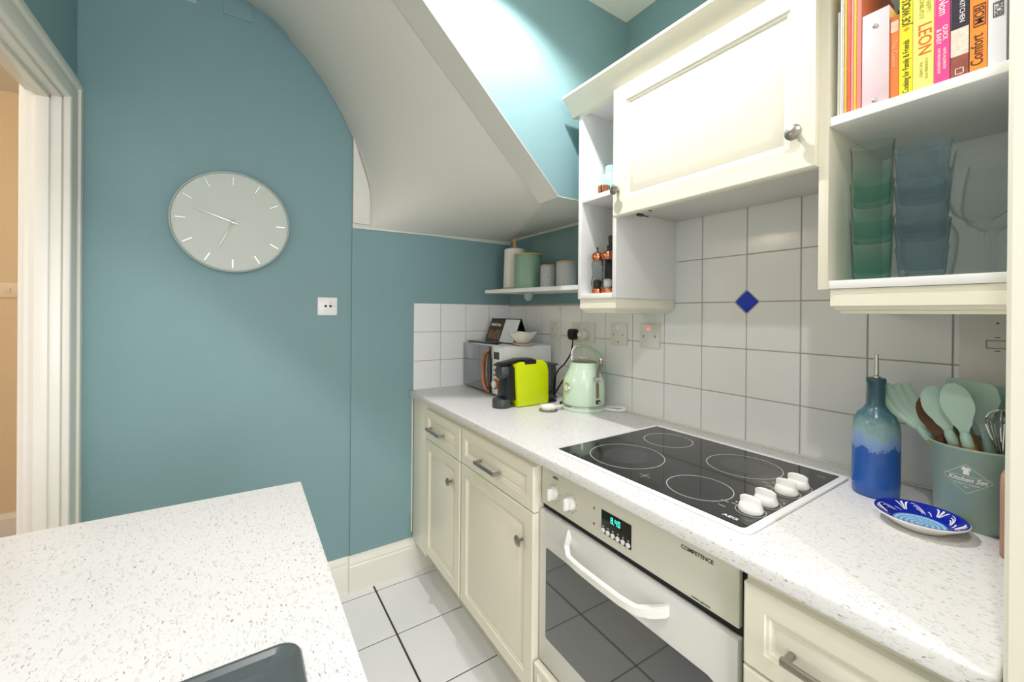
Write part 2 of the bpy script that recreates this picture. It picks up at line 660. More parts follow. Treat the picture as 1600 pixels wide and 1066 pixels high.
# ---- stair bulkhead (teal face, white underside)
bk = MB()
OUT = [(1.361, 1.784), (0.993, 1.784), (0.455, 2.292), (0.145, 2.5848), (1.361, 2.5848)]
bk.prism(OUT, 'y', 1.19, 1.306)
o = struct('wall_stair', bk, [TEAL, WHITEPL], smooth=0, label='teal bulkhead wall under the stairs with a white sloping underside')
for p in o.data.polygons:
    p.material_index = 0 if p.normal.y < -0.5 else 1
bd = MB()
bd.tube([(1.36, 1.1895, 1.786), (0.994, 1.1895, 1.786), (0.455, 1.1895, 2.294), (0.15, 1.1895, 2.584)], 0.002, n=6)
struct('trim_1', bd, WHITEPL)

# ---- soffit: ruled surface between the bulkhead and the far wall
def soffit():
    F, B = [], []
    def fz(x):
        return 1.784 + 0.944 * (1.0 - x)
    seq = []
    for i in range(15):
        k = i / 14
        seq.append((1.0 - 0.13 * k, (1.361 - 0.831 * k, 1.776 - 0.024 * k)))
    back = [(0.532, 1.80), (0.532, 1.86), (0.530, 1.92), (0.520, 1.98), (0.505, 2.03), (0.485, 2.09), (0.465, 2.145), (0.449, 2.185),
            (0.429, 2.226), (0.400, 2.285), (0.371, 2.332), (0.325, 2.400), (0.274, 2.464), (0.235, 2.505), (0.196, 2.540),
            (0.158, 2.588), (0.116, 2.622), (0.07, 2.645), (0.015, 2.662), (-0.06, 2.674), (-0.152, 2.680)]
    n = len(back)
    xs = [0.845, 0.80, 0.755, 0.70, 0.645, 0.585, 0.52, 0.455, 0.43, 0.40, 0.37, 0.325, 0.274, 0.235, 0.196, 0.15, 0.11, 0.07, 0.015, -0.06, -0.152]
    for x, b in zip(xs, back):
        seq.append((x, b))
    t = bmesh.new()
    rows = []
    NV = 12
    for x, b in seq:
        z = min(fz(x), 2.68)
        if x < 0.2:
            z = min(z, 2.68 - 0.3 * max(0, x - 0.02) ** 1.0 * 1.0)
            z = min(z, 2.68)
        Fp = Vector((x, 1.30, z))
        Bp = Vector((b[0], 2.078, b[1]))
        row = []
        for k in range(NV + 1):
            s = k / NV
            p = Fp.lerp(Bp, s)
            row.append(t.verts.new(p))
        rows.append(row)
    for a, b in zip(rows, rows[1:]):
        for k in range(NV):
            t.faces.new((a[k], a[k + 1], b[k + 1], b[k]))
    for _ in range(80):
        new = {}
        for i in range(1, len(rows) - 1):
            for k in range(1, NV):
                new[(i, k)] = (rows[i - 1][k].co + rows[i + 1][k].co + rows[i][k - 1].co + rows[i][k + 1].co) / 4
        for (i, k), c_ in new.items():
            rows[i][k].co = c_
    bmesh.ops.recalc_face_normals(t, faces=t.faces)
    for fce in t.faces:
        pass
    mb = MB()
    mb.join(t)
    return mb
o = struct('ceiling_stair_soffit', soffit(), WHITEPL, smooth=50, label='smooth white curved soffit under the staircase')
md = o.modifiers.new('thickness', 'SOLIDIFY')
md.thickness = 0.015
md.offset = 1.0
# make the skin grow upwards
if sum(p.normal.z for p in o.data.polygons) < 0:
    md.offset = -1.0
al = MB()
al.prism([(1.0, 1.306), (1.361, 1.306), (1.361, 2.085)], 'z', 1.7845, 1.80)
struct('ceiling_alcove', al, WHITEPL, smooth=0)
nt_ = MB()
nt_.prism([(0.450, 1.775), (0.530, 1.772), (0.532, 1.86), (0.529, 1.93), (0.517, 1.985), (0.495, 2.055), (0.47, 2.13), (0.450, 2.188)], 'y', 2.062, 2.079, bev=0.003, seg=2)
struct('trim_2', nt_, WHITEPL)
struct('trim_3', MB().prism([(0.450, 1.750), (1.355, 1.769), (1.355, 1.776), (0.450, 1.757)], 'y', 2.066, 2.079), WHITEPL, smooth=0)
struct('trim_4', MB().box(1.350, 1.362, 1.306, 2.078, 1.774, 1.7846), WHITEPL, smooth=0)

# ---- walls
struct('wall_back', MB().box(-0.60, 0.452, 2.088, 2.20, 0, 2.80), TEAL, smooth=0, label='teal wall that carries the clock')
struct('wall_back_alcove', MB().box(0.450, 1.40, 2.078, 2.20, 0, 1.758), TEAL, smooth=0)
struct('wall_back_upper', MB().box(0.4521, 1.40, 2.0782, 2.20, 1.7582, 2.80), WHITEPL, smooth=0)
wr_ = struct('wall_right', MB().box(1.361, 1.45, -2.6, 2.20, 0, 2.585), TEAL, smooth=0)
struct('trim_5', MB().box(-0.064, 0.04, 2.083, 2.089, 2.581, 2.70, bev=0.002), TEAL)

# wall tiles: right wall
def tile_poly(pts, t=0.008, bev=0.0012):
    return pts
WT = 0.1525
G = 0.0015
bed_r = struct('tile_bed', MB().box(1.3565, 1.3612, 0.04, 2.078, 0.935, 1.3965), GROUT, parent=wr_, smooth=0)
struct('tile_bed', MB().box(1.3565, 1.3612, 0.368, 0.955, 1.3965, 1.722), GROUT, parent=wr_, smooth=0)
tmesh = {}
def wall_tile_right(y0, y1, z0, z1, cut=None):
    key = (round(y1 - y0, 4), round(z1 - z0, 4), cut)
    if key in tmesh:
        o = bpy.data.objects.new('tile', tmesh[key])
        C.objects.link(o)
        o.parent = wr_
    else:
        w_, h_ = y1 - y0, z1 - z0
        pts = [(0, 0), (w_, 0), (w_, h_), (0, h_)]
        k = 0.0375
        if cut == 'bl': pts = [(k, 0), (w_, 0), (w_, h_), (0, h_), (0, k)]
        if cut == 'br': pts = [(0, 0), (w_ - k, 0), (w_, k), (w_, h_), (0, h_)]
        if cut == 'tl': pts = [(0, 0), (w_, 0), (w_, h_), (k, h_), (0, h_ - k)]
        if cut == 'tr': pts = [(0, 0), (w_, 0), (w_, h_ - k), (w_ - k, h_), (0, h_)]
        mb = MB()
        mb.prism(pts, 'x', -0.008, 0, bev=0.0012, seg=1)
        o = obj('tile', mb, TILE, wr_, smooth=0)
        tmesh[key] = o.data
    o.location = (1.361, y0, z0)
    return o
Y0t, Z0t = 0.6804, 1.3885
for i in range(-10, 6):
    y1 = Y0t - i * WT
    y0 = y1 - WT
    ya, yb = max(y0 + G, 0.045), min(y1 - G, 2.077)
    if yb - ya < 0.02:
        continue
    for k in range(-3, 3):
        z0 = Z0t + k * WT
        z1 = z0 + WT
        za, zb = max(z0 + G, 0.9405), z1 - G
        if k >= 0:
            zb = min(zb, 1.722)
            if ya < 0.366 or yb > 0.99:
                ya2, yb2 = max(ya, 0.368), min(yb, 0.953)
                if yb2 - ya2 < 0.02:
                    continue
            else:
                ya2, yb2 = ya, yb
        else:
            ya2, yb2 = ya, yb
        if zb - za < 0.01:
            continue
        cut = None
        if k == 0 and i == 0: cut = 'br'
        if k == 0 and i == -1: cut = 'bl'
        if k == -1 and i == 0: cut = 'tr'
        if k == -1 and i == -1: cut = 'tl'
        if k == 0 and i == 0: cut = 'br'
        wall_tile_right(ya2, yb2, za, zb, cut)
k = 0.0345
o = obj('tile', MB().prism([(Y0t - k, Z0t), (Y0t, Z0t - k), (Y0t + k, Z0t), (Y0t, Z0t + k)], 'x', 1.3515, 1.361, bev=0.0012, seg=1), BLUE, wr_, smooth=0)
o['label'] = 'cobalt blue diamond inset tile'
# far wall tiles
wb_ = [q for q in bpy.data.objects if q.name == 'wall_back_alcove'][0]
struct('tile_bed', MB().box(0.7585, 1.361, 2.0735, 2.0783, 0.935, 1.3965), GROUT, parent=wb_, smooth=0)
bm_t = {}
for j in range(-1, 3):
    x1 = 1.215 - j * WT
    x0 = x1 - WT
    xa, xb = max(x0 + G, 0.7585), min(x1 - G, 1.352)
    for k in range(3):
        z0 = 1.396 - (k + 1) * WT
        za, zb = max(z0 + G, 0.9405), z0 + WT - G
        key = (round(xb - xa, 4), round(zb - za, 4))
        if key in bm_t:
            o = bpy.data.objects.new('tile', bm_t[key])
            C.objects.link(o)
            o.parent = wb_
        else:
            o = obj('tile', MB().box(0, xb - xa, -0.008, 0, 0, zb - za, bev=0.0012, seg=1), TILE, wb_, smooth=0)
            bm_t[key] = o.data
        o.location = (xa, 2.078, za)

# left wall with the doorway, jambs and architrave
struct('wall_left_near', MB().box(-0.572, -0.490, -2.6, 1.02, 0, 2.70), WHITEPL, smooth=0)  # unseen stretch of wall, made white so it bounces less green light
struct('wall_left', MB().box(-0.572, -0.490, 1.02, 2.20, 2.06, 2.70).box(-0.572, -0.490, 1.955, 2.20, 0, 2.06), TEAL, smooth=0)
dr = sempty('door_1', 'white moulded door frame of the open doorway to the hall')
ARCH = [(0, 0), (0.016, 0), (0.020, 0.008), (0.020, 0.030), (0.012, 0.036), (0.016, 0.044), (0.013, 0.085), (0.017, 0.092), (0.015, 0.098), (0.006, 0.102), (0, 0.102)]
def arch_leg(y_out, sgn, name='architrave'):
    mb = MB()
    lo = [(-0.490 + a[0], y_out + sgn * a[1] * 1.30, 0) for a in ARCH]
    hi = [(-0.490 + a[0], y_out + sgn * a[1] * 1.30, 2.150 - a[1] * 0.95) for a in ARCH]
    mb.rings([lo, hi])
    return obj(name, mb, CREAMW, dr)
arch_leg(2.0870, -1)
arch_leg(0.985, 1)
mb = MB()
mb.rings([[(-0.490 + a[0], 0.985 + a[1] * 1.30, 2.1502 - a[1] * 0.95) for a in ARCH],
          [(-0.490 + a[0], 2.0870 - a[1] * 1.30, 2.1502 - a[1] * 0.95) for a in ARCH]])
obj('architrave', mb, CREAMW, dr)
mb = MB()
mb.box(-0.572, -0.4902, 1.938, 1.956, 0, 2.05, bev=0.002).box(-0.548, -0.515, 1.925, 1.94, 0, 2.05, bev=0.003)
obj('jamb', mb, CREAMW, dr)
mb = MB()
mb.box(-0.572, -0.4902, 1.02, 1.038, 0, 2.05, bev=0.002).box(-0.548, -0.515, 1.037, 1.05, 0, 2.05, bev=0.003)
obj('jamb', mb, CREAMW, dr)
mb = MB()
mb.box(-0.572, -0.4902, 1.02, 1.956, 2.042, 2.06, bev=0.002).box(-0.548, -0.515, 1.04, 1.94, 2.028, 2.043, bev=0.003)
obj('head_lining', mb, CREAMW, dr)
mb = MB()
pts = [(-0.572 - a[0] * 1.0, 2.062 - a[1] * 1.15) for a in ARCH]
mb.prism(pts, 'z', 0, 2.10)
obj('architrave', mb, CREAMW, dr)

# hall beyond
struct('wall_hall', MB().box(-2.6, -0.55, 3.58, 3.66, 0, 2.7), HALL, smooth=0)
struct('wall_hall_side', MB().box(-0.572, -0.50, 2.20, 3.58, 0, 2.7), HALL, smooth=0)
struct('wall_hall_left', MB().box(-2.68, -2.6, 0.2, 3.66, 0, 2.7), HALL, smooth=0)
struct('floor_hall', MB().box(-2.6, -0.574, 0.2, 3.58, -0.02, 0), mat('hall_carpet', '#b9a68a', 0.95, noise=0.1, nscale=200, bump=0.3), smooth=0)
struct('ceiling_hall', MB().box(-2.6, -0.574, 0.2, 3.58, 2.6, 2.7), WHITEPL, smooth=0)
struct('baseboard_hall', MB().prism([(3.58, 0), (3.562, 0), (3.562, 0.14), (3.572, 0.165), (3.58, 0.17)], 'x', -2.6, -0.60), CREAMW, smooth=0)
lamp('hall_lamp', 'POINT', (-1.5, 1.9, 2.2), 20, (1.0, 0.86, 0.66), 0.12)
def plate_on_wall(name, label, cat='switch'):
    return thing(name, label, cat)

# baseboards
SK = [(0, 0), (-0.018, 0), (-0.018, 0.125), (-0.014, 0.132), (-0.016, 0.140), (-0.012, 0.156), (-0.004, 0.165), (0, 0.167)]
struct('baseboard_back', MB().prism([(2.088 + p[0], p[1] * 0.985) for p in SK], 'x', -0.46, 0.4485, bev=0.0), CREAMW)
struct('baseboard_alcove', MB().prism([(2.078 + p[0] * 1.7, p[1]) for p in SK], 'x', 0.4415, 0.872, bev=0.0), CREAMW)
struct('trim_6', MB().box(0.7520, 0.7578, 2.070, 2.079, 0.20, 0.905, bev=0.001), CREAMW)

# ================================================================ LAMPS
def ceiling_spot(x, y, label, energy, cone, blend, rad=0.022, col=(1.0, 0.955, 0.945)):
    t = thing('ceiling_spotlight', label, 'light', (x, y, 2.585), 0)
    obj('bezel', MB().lathe([(0.030, -0.001), (0.045, -0.001), (0.045, -0.006), (0.040, -0.010), (0.030, -0.008), (0.030, -0.001)], n=32), CHROME, t)
    obj('lens', MB().lathe([(0, -0.004), (0.029, -0.004), (0.029, -0.001), (0, -0.001)], n=24), LAMPM, t)
    l = lamp('spot_glow', 'SPOT', (x, y, 2.565), energy, col, rad, spot=cone, blend=blend)
    return t
ceiling_spot(0.66, 0.90, 'round chrome ceiling spotlight nearest the stair bulkhead', 62, 132, 0.45)
ceiling_spot(0.10, -0.02, 'round chrome ceiling spotlight above the peninsula sink', 28, 130, 0.5)
ceiling_spot(-0.05, -1.25, 'unseen chrome ceiling spotlight added for fill behind the photographer', 36, 140, 0.5)  # extra spotlight, out of view, added to raise the overall fill

# ================================================================ BASE RUN
RUN = R(-0.825)
def fx(y):
    return 0.709 + 0.0144 * (y - 0.05)
wk = MB()
OUTL = [(0.7090 + 0.0004, 0.079), (1.3525, 0.079), (1.3525, 2.0695), (0.7380, 2.0695)]
wk.prism(OUTL, 'z', 0.908, 0.940, bev=0.006, seg=3)
o = obj('worktop', wk, WORKTOP)
tag(o, 'long speckled white worktop along the tiled wall under the hob and kettle', 'worktop')
seal = MB().box(1.344, 1.3528, 0.08, 2.0695, 0.9398, 0.9445, bev=0.002)
obj('sealant_strip', seal, SWPLAST, o)
seal = MB().box(0.76, 1.344, 2.061, 2.0697, 0.9398, 0.9435, bev=0.002)
obj('sealant_strip', seal, SWPLAST, o)

def bar_handle(L, name='handle'):
    """bar handle along y, centred, sticking out towards -x"""
    mb = MB()
    mb.box(-0.030, -0.022, -L / 2, L / 2, -0.006, 0.006, bev=0.0012)
    mb.cyl((-0.024, -L / 2 + 0.006, 0), (0.0, -L / 2 + 0.006, 0), 0.0058, n=16)
    mb.cyl((-0.024, L / 2 - 0.006, 0), (0.0, L / 2 - 0.006, 0), 0.0058, n=16)
    return mb
def knob_mb(s=1.0):
    q = Matrix.Rotation(R(-90), 4, 'Y')
    mb = MB()
    mb.lathe([(0, 0), (0.0055, 0), (0.0048, 0.010), (0.0065, 0.015), (0.0165, 0.019), (0.0168, 0.021), (0.012, 0.0245), (0, 0.0262)], n=28, mtx=q)
    return mb
def place(o, loc):
    o.location = loc
    return o

def base_unit(name, label, y0, y1, fronts, cat='cabinet', plinth=True, fill=0.0):
    """fronts: list of (kind, z0, z1, handle spec)"""
    t = thing(name, label, cat, (fx(y0) + 0.035, y0, 0), RUN)
    W = y1 - y0
    b = MB()
    b.box(0.0005, 0.55, 0.001, W - 0.001, 0.165, 0.9075)
    obj('carcass', b, CREAM, t, smooth=0)
    p = MB().box(0.088, 0.103, 0.0005, W - 0.0005, 0.0, 0.165)
    obj('plinth', p, mat('grey_white_plinth', '#d2d2ca', 0.4, noise=0.02), t, smooth=0)
    for kind, a, bz, ya, yb, hs in fronts:
        d = obj('door' if kind == 'door' else 'drawer', panel_front(yb - ya, bz - a, 0.02, 0.045 if kind == 'door' else 0.035), CREAM, t, smooth=30)
        d.location = (0, ya, a)
        if kind == 'door' and hs:
            k_ = obj('knob', knob_mb(), STEEL, d)
            k_.location = (-0.02, hs[0] - ya, hs[1] - a)
        elif hs:
            k_ = obj('handle', bar_handle(hs[2]), STEEL, d)
            k_.location = (-0.019, hs[0] - ya, hs[1] - a)
    return t
base_unit('base_cabinet', 'narrow cream base cabinet with one drawer and door nearest the teal wall', 1.494, 1.879,
          [('drawer', 0.742, 0.882, 0.003, 0.383, (0.236, 0.805, 0.155)), ('door', 0.192, 0.738, 0.003, 0.383, (0.076, 0.640))])
base_unit('base_cabinet', 'wider cream base cabinet with drawer and door left of the oven', 0.985, 1.4935,
          [('drawer', 0.745, 0.884, 0.003, 0.498, (0.268, 0.800, 0.145)), ('door', 0.192, 0.741, 0.003, 0.498, (0.058, 0.642))])
o = thing('filler_panel', 'plain cream filler panel between base cabinet and teal wall', 'panel', (fx(1.8795) + 0.035, 1.8795, 0), RUN)
obj('panel', MB().box(-0.014, 0.02, 0.0, 0.186, 0.165, 0.9075, bev=0.001), CREAM, o)
obj('plinth', MB().box(0.088, 0.103, 0.0, 0.186, 0.0, 0.165), MATS['grey_white_plinth'], o, smooth=0)
base_unit('drawer_cabinet', 'cream drawer cabinet with bar handles right of the oven', 0.095, 0.3715,
          [('drawer', 0.745, 0.884, 0.003, 0.273, (0.130, 0.809, 0.145)), ('drawer', 0.475, 0.741, 0.003, 0.273, (0.130, 0.62, 0.145)),
           ('drawer', 0.192, 0.471, 0.003, 0.273, (0.130, 0.35, 0.145))])
bpy.data.objects['drawer_cabinet'].children[2].location.x = 0

# ---- oven
ov = thing('oven', 'white built-in electric oven with green digital clock under the hob', 'oven', (fx(0.372) + 0.040, 0.372, 0), RUN)
def OY(y): return y - 0.372
obj('housing', MB().box(0.012, 0.55, OY(0.374), OY(0.9835), 0.30, 0.9075), BLACK, ov, smooth=0)
cp = obj('control_panel', MB().box(0.0, 0.014, OY(0.387), OY(0.979), 0.777, 0.9072, bev=0.003), OVENP, ov)
od = obj('door', MB().box(-0.006, 0.014, OY(0.386), OY(0.980), 0.309, 0.759, bev=0.002), OVENW, ov)
dw = MB()
wy0, wy1, wz0, wz1 = OY(0.424), OY(0.947), 0.392, 0.657
cr_ = 0.018
pp = [(wy0 + cr_, wz0), (wy1 - 0.004, wz0), (wy1, wz0 + 0.004), (wy1, wz1 - 0.004), (wy1 - 0.004, wz1), (wy0 + cr_, wz1), (wy0 + 0.005, wz1 - 0.005), (wy0, wz1 - cr_), (wy0, wz0 + cr_), (wy0 + 0.005, wz0 + 0.005)]
dw.prism(pp, 'x', -0.0072, -0.004)
obj('window', dw, OVGLASS, od, smooth=0)
h = MB()
hp = [(-0.005, OY(0.846), 0.742), (-0.012, OY(0.842), 0.728), (-0.030, OY(0.828), 0.716), (-0.048, OY(0.800), 0.711), (-0.052, OY(0.76), 0.711), (-0.053, OY(0.69), 0.711),
      (-0.052, OY(0.62), 0.711), (-0.046, OY(0.580), 0.712), (-0.028, OY(0.553), 0.718), (-0.012, OY(0.536), 0.724), (-0.005, OY(0.530), 0.728)]
rings_ = []
for i, p in enumerate(hp):
    th = 0.0065
    hh = 0.010 if 2 < i < 8 else 0.0125
    a = Vector(hp[max(0, i - 1)]); b = Vector(hp[min(len(hp) - 1, i + 1)])
    d_ = (b - a).normalized()
    s_ = d_.cross(Vector((0, 0, 1))).normalized()
    c_ = Vector(p)
    rings_.append([c_ + s_ * th + Vector((0, 0, hh)), c_ + s_ * th * 1.0 + Vector((0, 0, -hh)), c_ - s_ * th + Vector((0, 0, -hh)), c_ - s_ * th + Vector((0, 0, hh))])
h.rings(rings_)
bmesh.ops.bevel(h.bm, geom=h.bm.edges[:], offset=0.002, segments=2, affect='EDGES')
obj('handle', h, WPLAST, od)
# display
dp = obj('display', MB().box(-0.0012, 0.001, OY(0.635), OY(0.730), 0.799, 0.857, bev=0.0008), mat('display_glass', '#15150d', 0.1, noise=0.1, spec=0.6), cp)
SEG = {'8': 'abcdefg', '4': 'bcfg', '0': 'abcdef'}
def digit(ch, yc, zc, w_=0.0066, h_=0.014):
    mb = MB()
    t_ = 0.0013
    S = {'a': (-w_ / 2, w_ / 2, h_ / 2 - t_, h_ / 2), 'g': (-w_ / 2, w_ / 2, -t_ / 2, t_ / 2), 'd': (-w_ / 2, w_ / 2, -h_ / 2, -h_ / 2 + t_),
         'f': (-w_ / 2, -w_ / 2 + t_, 0.0004, h_ / 2), 'b': (w_ / 2 - t_, w_ / 2, 0.0004, h_ / 2), 'e': (-w_ / 2, -w_ / 2 + t_, -h_ / 2, -0.0004), 'c': (w_ / 2 - t_, w_ / 2, -h_ / 2, -0.0004)}
    for s in SEG[ch]:
        a, b, c, d = S[s]
        mb.box(-0.0016, -0.0011, yc - b, yc - a, zc + c, zc + d)
    return mb
dg = MB()
for ch, yy in (('8', 0.695), ('4', 0.6815), ('0', 0.6720)):
    q = digit(ch, OY(yy), 0.842)
    me = bpy.data.meshes.new('t'); q.bm.to_mesh(me); dg.bm.from_mesh(me); q.bm.free()
dg.box(-0.0016, -0.0011, OY(0.6890), OY(0.6878), 0.8345, 0.836)
obj('digits', dg, LED, dp, smooth=0)
q90 = Matrix.Rotation(R(-90), 4, 'Y')
for i in range(6):
    b_ = obj('button', MB().lathe([(0, 0), (0.0058, 0), (0.0058, 0.0028), (0.005, 0.0036), (0, 0.0038)], n=20, mtx=q90), WPLAST, dp)
    b_.location = (-0.001, OY(0.7225 - i * 0.0159), 0.8075)
mk = MB()
for i in range(6):
    mk.box(-0.0014, -0.0011, OY(0.7255 - i * 0.0159), OY(0.7205 - i * 0.0159), 0.8165, 0.8182)
obj('legend', mk, PRINTW, dp, smooth=0)['kind'] = 'stuff'
# knobs
for yk in (0.918, 0.847):
    kk = MB()
    kk.lathe([(0, 0), (0.0185, 0), (0.0185, 0.003), (0.0165, 0.011), (0.0155, 0.012), (0, 0.012)], n=32, mtx=q90)
    kk.box(-0.026, -0.010, -0.0045, 0.0045, -0.0165, 0.0165, bev=0.0025)
    k_ = obj('control_knob', kk, WPLAST, cp)
    k_.location = (0, OY(yk), 0.826)
    dm = MB()
    for a in range(0, 300, 38):
        aa = R(a + 60)
        cy_, cz_ = OY(yk) + 0.025 * math.cos(aa), 0.826 + 0.025 * math.sin(aa)
        dm.box(-0.0004, 0.0002, cy_ - 0.0014, cy_ + 0.0014, cz_ - 0.001, cz_ + 0.001)
    obj('dial_marks', dm, PRINTB, cp, smooth=0)
for zz, mm in ((0.848, AMBER), (0.8085, REDL)):
    k_ = obj('indicator_light', MB().lathe([(0, 0), (0.003, 0), (0.003, 0.0008), (0, 0.0014)], n=14, mtx=q90), mm, cp)
    k_.location = (0, OY(0.7565), zz)
text('brand_lettering', 'AEG', 0.0105, (-0.0004, OY(0.9135), 0.8715), (0, -1, 0), (0, 0, 1), PRINTB, cp, sx=1.15, offset=0.0003)
text('lettering', 'COMPETENCE', 0.0115, (-0.0004, OY(0.471), 0.872), (0, -1, 0), (0, 0, 1), PRINTB, cp, sx=0.95, offset=0.00015)
text('lettering', 'made in germany', 0.0058, (-0.0004, OY(0.462), 0.784), (0, -1, 0), (0, 0, 1), PRINTB, cp)
o = thing('lower_panel', 'cream panel below the oven door', 'panel', (fx(0.372) + 0.035, 0.372, 0), RUN)
obj('panel', panel_front(0.605, 0.106, 0.02, 0.02), CREAM, o).location = (0, 0.003, 0.198)
obj('plinth', MB().box(0.088, 0.103, 0.0, 0.612, 0.0, 0.165), MATS['grey_white_plinth'], o, smooth=0)

# ---- hob
hb = thing('hob', 'black ceramic hob with white frame and four white knobs', 'hob', (0, 0, 0.9405))
def rrect(x0, x1, y0, y1, rads, n=6):
    pts = []
    cs = [(x0, y0, 180, rads[0]), (x1, y0, 270, rads[1]), (x1, y1, 0, rads[2]), (x0, y1, 90, rads[3])]
    for x, y, a0, rr in cs:
        cx = x + rr if x == x0 else x - rr
        cy = y + rr if y == y0 else y - rr
        for i in range(n + 1):
            a = R(a0 + 90 * i / n)
            pts.append((cx + rr * math.cos(a), cy + rr * math.sin(a)))
    return pts
obj('frame', MB().prism(rrect(0.7765, 1.258, 0.383, 0.948, (0.016, 0.005, 0.005, 0.005)), 'z', 0, 0.0055, bev=0.0015, seg=2, caps_only=True), mat('white_hob_frame', '#f3f4f5', 0.25, noise=0.01), hb)
gl = obj('glass', MB().prism(rrect(0.787, 1.243, 0.397, 0.932, (0.010, 0.002, 0.002, 0.002)), 'z', 0.0045, 0.0068, bev=0.0006, seg=1, caps_only=True), BGLASS, hb)
RINGM = mat('ring_print', '#b9bbbb', 0.5, noise=0.05)
def ringz(name, x, y, rad, wd=0.0009, par=gl):
    mb = MB()
    mb.lathe([(rad - wd, 0.0067), (rad + wd, 0.0067), (rad + wd, 0.0070), (rad - wd, 0.0070), (rad - wd, 0.0067)], cx=x, cy=y, n=72)
    return obj(name, mb, RINGM, par)
ZONEM = mat('worn_zone', '#34363a', 0.22, noise=0.5, nscale=18)
for (x, y, rad, worn) in ((0.911, 0.783, 0.101, 1), (1.133, 0.808, 0.0725, 0), (0.886, 0.548, 0.0705, 0), (1.111, 0.563, 0.088, 1)):
    ringz('cooking_zone', x, y, rad)
    if worn:
        obj('worn_patch', MB().lathe([(0, 0.00685), (rad * 0.62, 0.00685), (rad * 0.62, 0.0069), (0, 0.0069)], cx=x, cy=y, n=40), ZONEM, gl)
cx_ = MB()
cx_.box(0.820, 0.851, 0.6602, 0.6614, 0.0067, 0.0070).box(0.8349, 0.8361, 0.6452, 0.6762, 0.0067, 0.0070)
obj('cross_mark', cx_, RINGM, gl, smooth=0)
text('brand_lettering', 'AEG', 0.0120, (0.808, 0.434, 0.0070), (0, -1, 0), (1, 0, 0), PRINTW, gl, sx=1.35, offset=0.0002)
mk = MB()
for x, y in ((0.842, 0.470), (0.872, 0.458), (1.03, 0.462), (1.06, 0.462), (1.20, 0.42), (0.868, 0.478), (1.045, 0.478)):
    mk.box(x - 0.001, x + 0.001, y - 0.008, y + 0.008, 0.0067, 0.0070)
for x, y in ((0.885, 0.462), (1.055, 0.456), (0.96, 0.402), (0.94, 0.398)):
    mk.box(x - 0.003, x + 0.003, y - 0.0015, y + 0.0015, 0.0067, 0.0070)
obj('legend', mk, RINGM, gl, smooth=0)['kind'] = 'stuff'
for x in (0.868, 0.930, 1.024, 1.082):
    kk = MB()
    kk.lathe([(0, 0), (0.0225, 0), (0.0232, 0.004), (0.021, 0.012), (0.0185, 0.0145), (0, 0.0145)], n=36)
    # curved grip wing along y
    wing = [(-0.020, 0.012), (-0.020, 0.026), (-0.012, 0.0295), (0.0, 0.0305), (0.012, 0.0295), (0.020, 0.026), (0.020, 0.012)]
    kk.prism([(p[0], p[1]) for p in wing], 'x', -0.0045, 0.0045, bev=0.0018, seg=2)
    k_ = obj('knob', kk, WPLAST, hb)
    k_.location = (x, 0.425, 0.0072)
    rg = ringz('dial_ring', x, 0.425, 0.0275, 0.0006, gl)

# ================================================================ WALL UNITS
XU = 1.030
# left narrow open unit
lu = thing('open_shelf_unit', 'narrow white open wall unit holding the copper pepper mills', 'shelf unit', (XU, 0.935, 0))
b = MB()
def L(y): return y - 0.935
b.box(0, 0.33, L(1.102), L(1.118), 1.400, 2.10, bev=0.0008)
obj('side_panel', b, WHITECAB, lu)
b = MB().box(0, 0.33, L(0.9365), L(0.9525), 1.400, 2.10, bev=0.0008)
obj('side_panel', b, WHITECAB, lu)
b = MB().box(0.001, 0.33, L(0.9526), L(1.1019), 1.400, 1.417, bev=0.0005)
obj('bottom_panel', b, WHITECAB, lu)
b = MB().box(0.001, 0.33, L(0.9526), L(1.1019), 2.084, 2.10)
obj('top_panel', b, WHITECAB, lu)
b = MB().box(0.001, 0.325, L(0.9526), L(1.1019), 1.746, 1.763, bev=0.0005)
obj('shelf', b, WHITECAB, lu)
b = MB().box(0.315, 0.325, L(0.9526), L(1.1019), 1.4171, 2.0839)
obj('back_panel', b, WHITECAB, lu)
def pelmet(path_pts, x_in, name, parent, z1=1.400, z0=1.350):
    """light rail: profile swept along an open path in xy (offset outwards)"""
    prof = [(0.0, z1), (0.0, z0 + 0.016), (0.004, z0 + 0.013), (0.007, z0 + 0.008), (0.013, z0 + 0.006), (0.014, z0), (0.020, z0), (0.020, z1)]
    P = [Vector((p[0], p[1], 0)) for p in path_pts]
    n = len(P)
    rings = []
    for i in range(n):
        if i == 0: d = (P[1] - P[0]).normalized(); nrm = Vector((d.y, -d.x, 0)); k = 1
        elif i == n - 1: d = (P[-1] - P[-2]).normalized(); nrm = Vector((d.y, -d.x, 0)); k = 1
        else:
            d1 = (P[i] - P[i - 1]).normalized(); d2 = (P[i + 1] - P[i]).normalized()
            n1 = Vector((d1.y, -d1.x, 0)); n2 = Vector((d2.y, -d2.x, 0))
            nrm = (n1 + n2).normalized(); k = 1 / max(0.3, nrm.dot(n1))
        rings.append([(P[i].x + nrm.x * q[0] * k, P[i].y + nrm.y * q[0] * k, q[1]) for q in prof])
    mb = MB()
    mb.rings(rings)
    return obj(name, mb, CREAM, parent)
# path goes: back of right side -> front right -> front left -> back left (inwards normal must point into unit)
o = pelmet([(0.32, L(1.112)), (0.006, L(1.112)), (0.006, L(0.942)), (0.32, L(0.942))][::-1], 0, 'light_rail', lu)

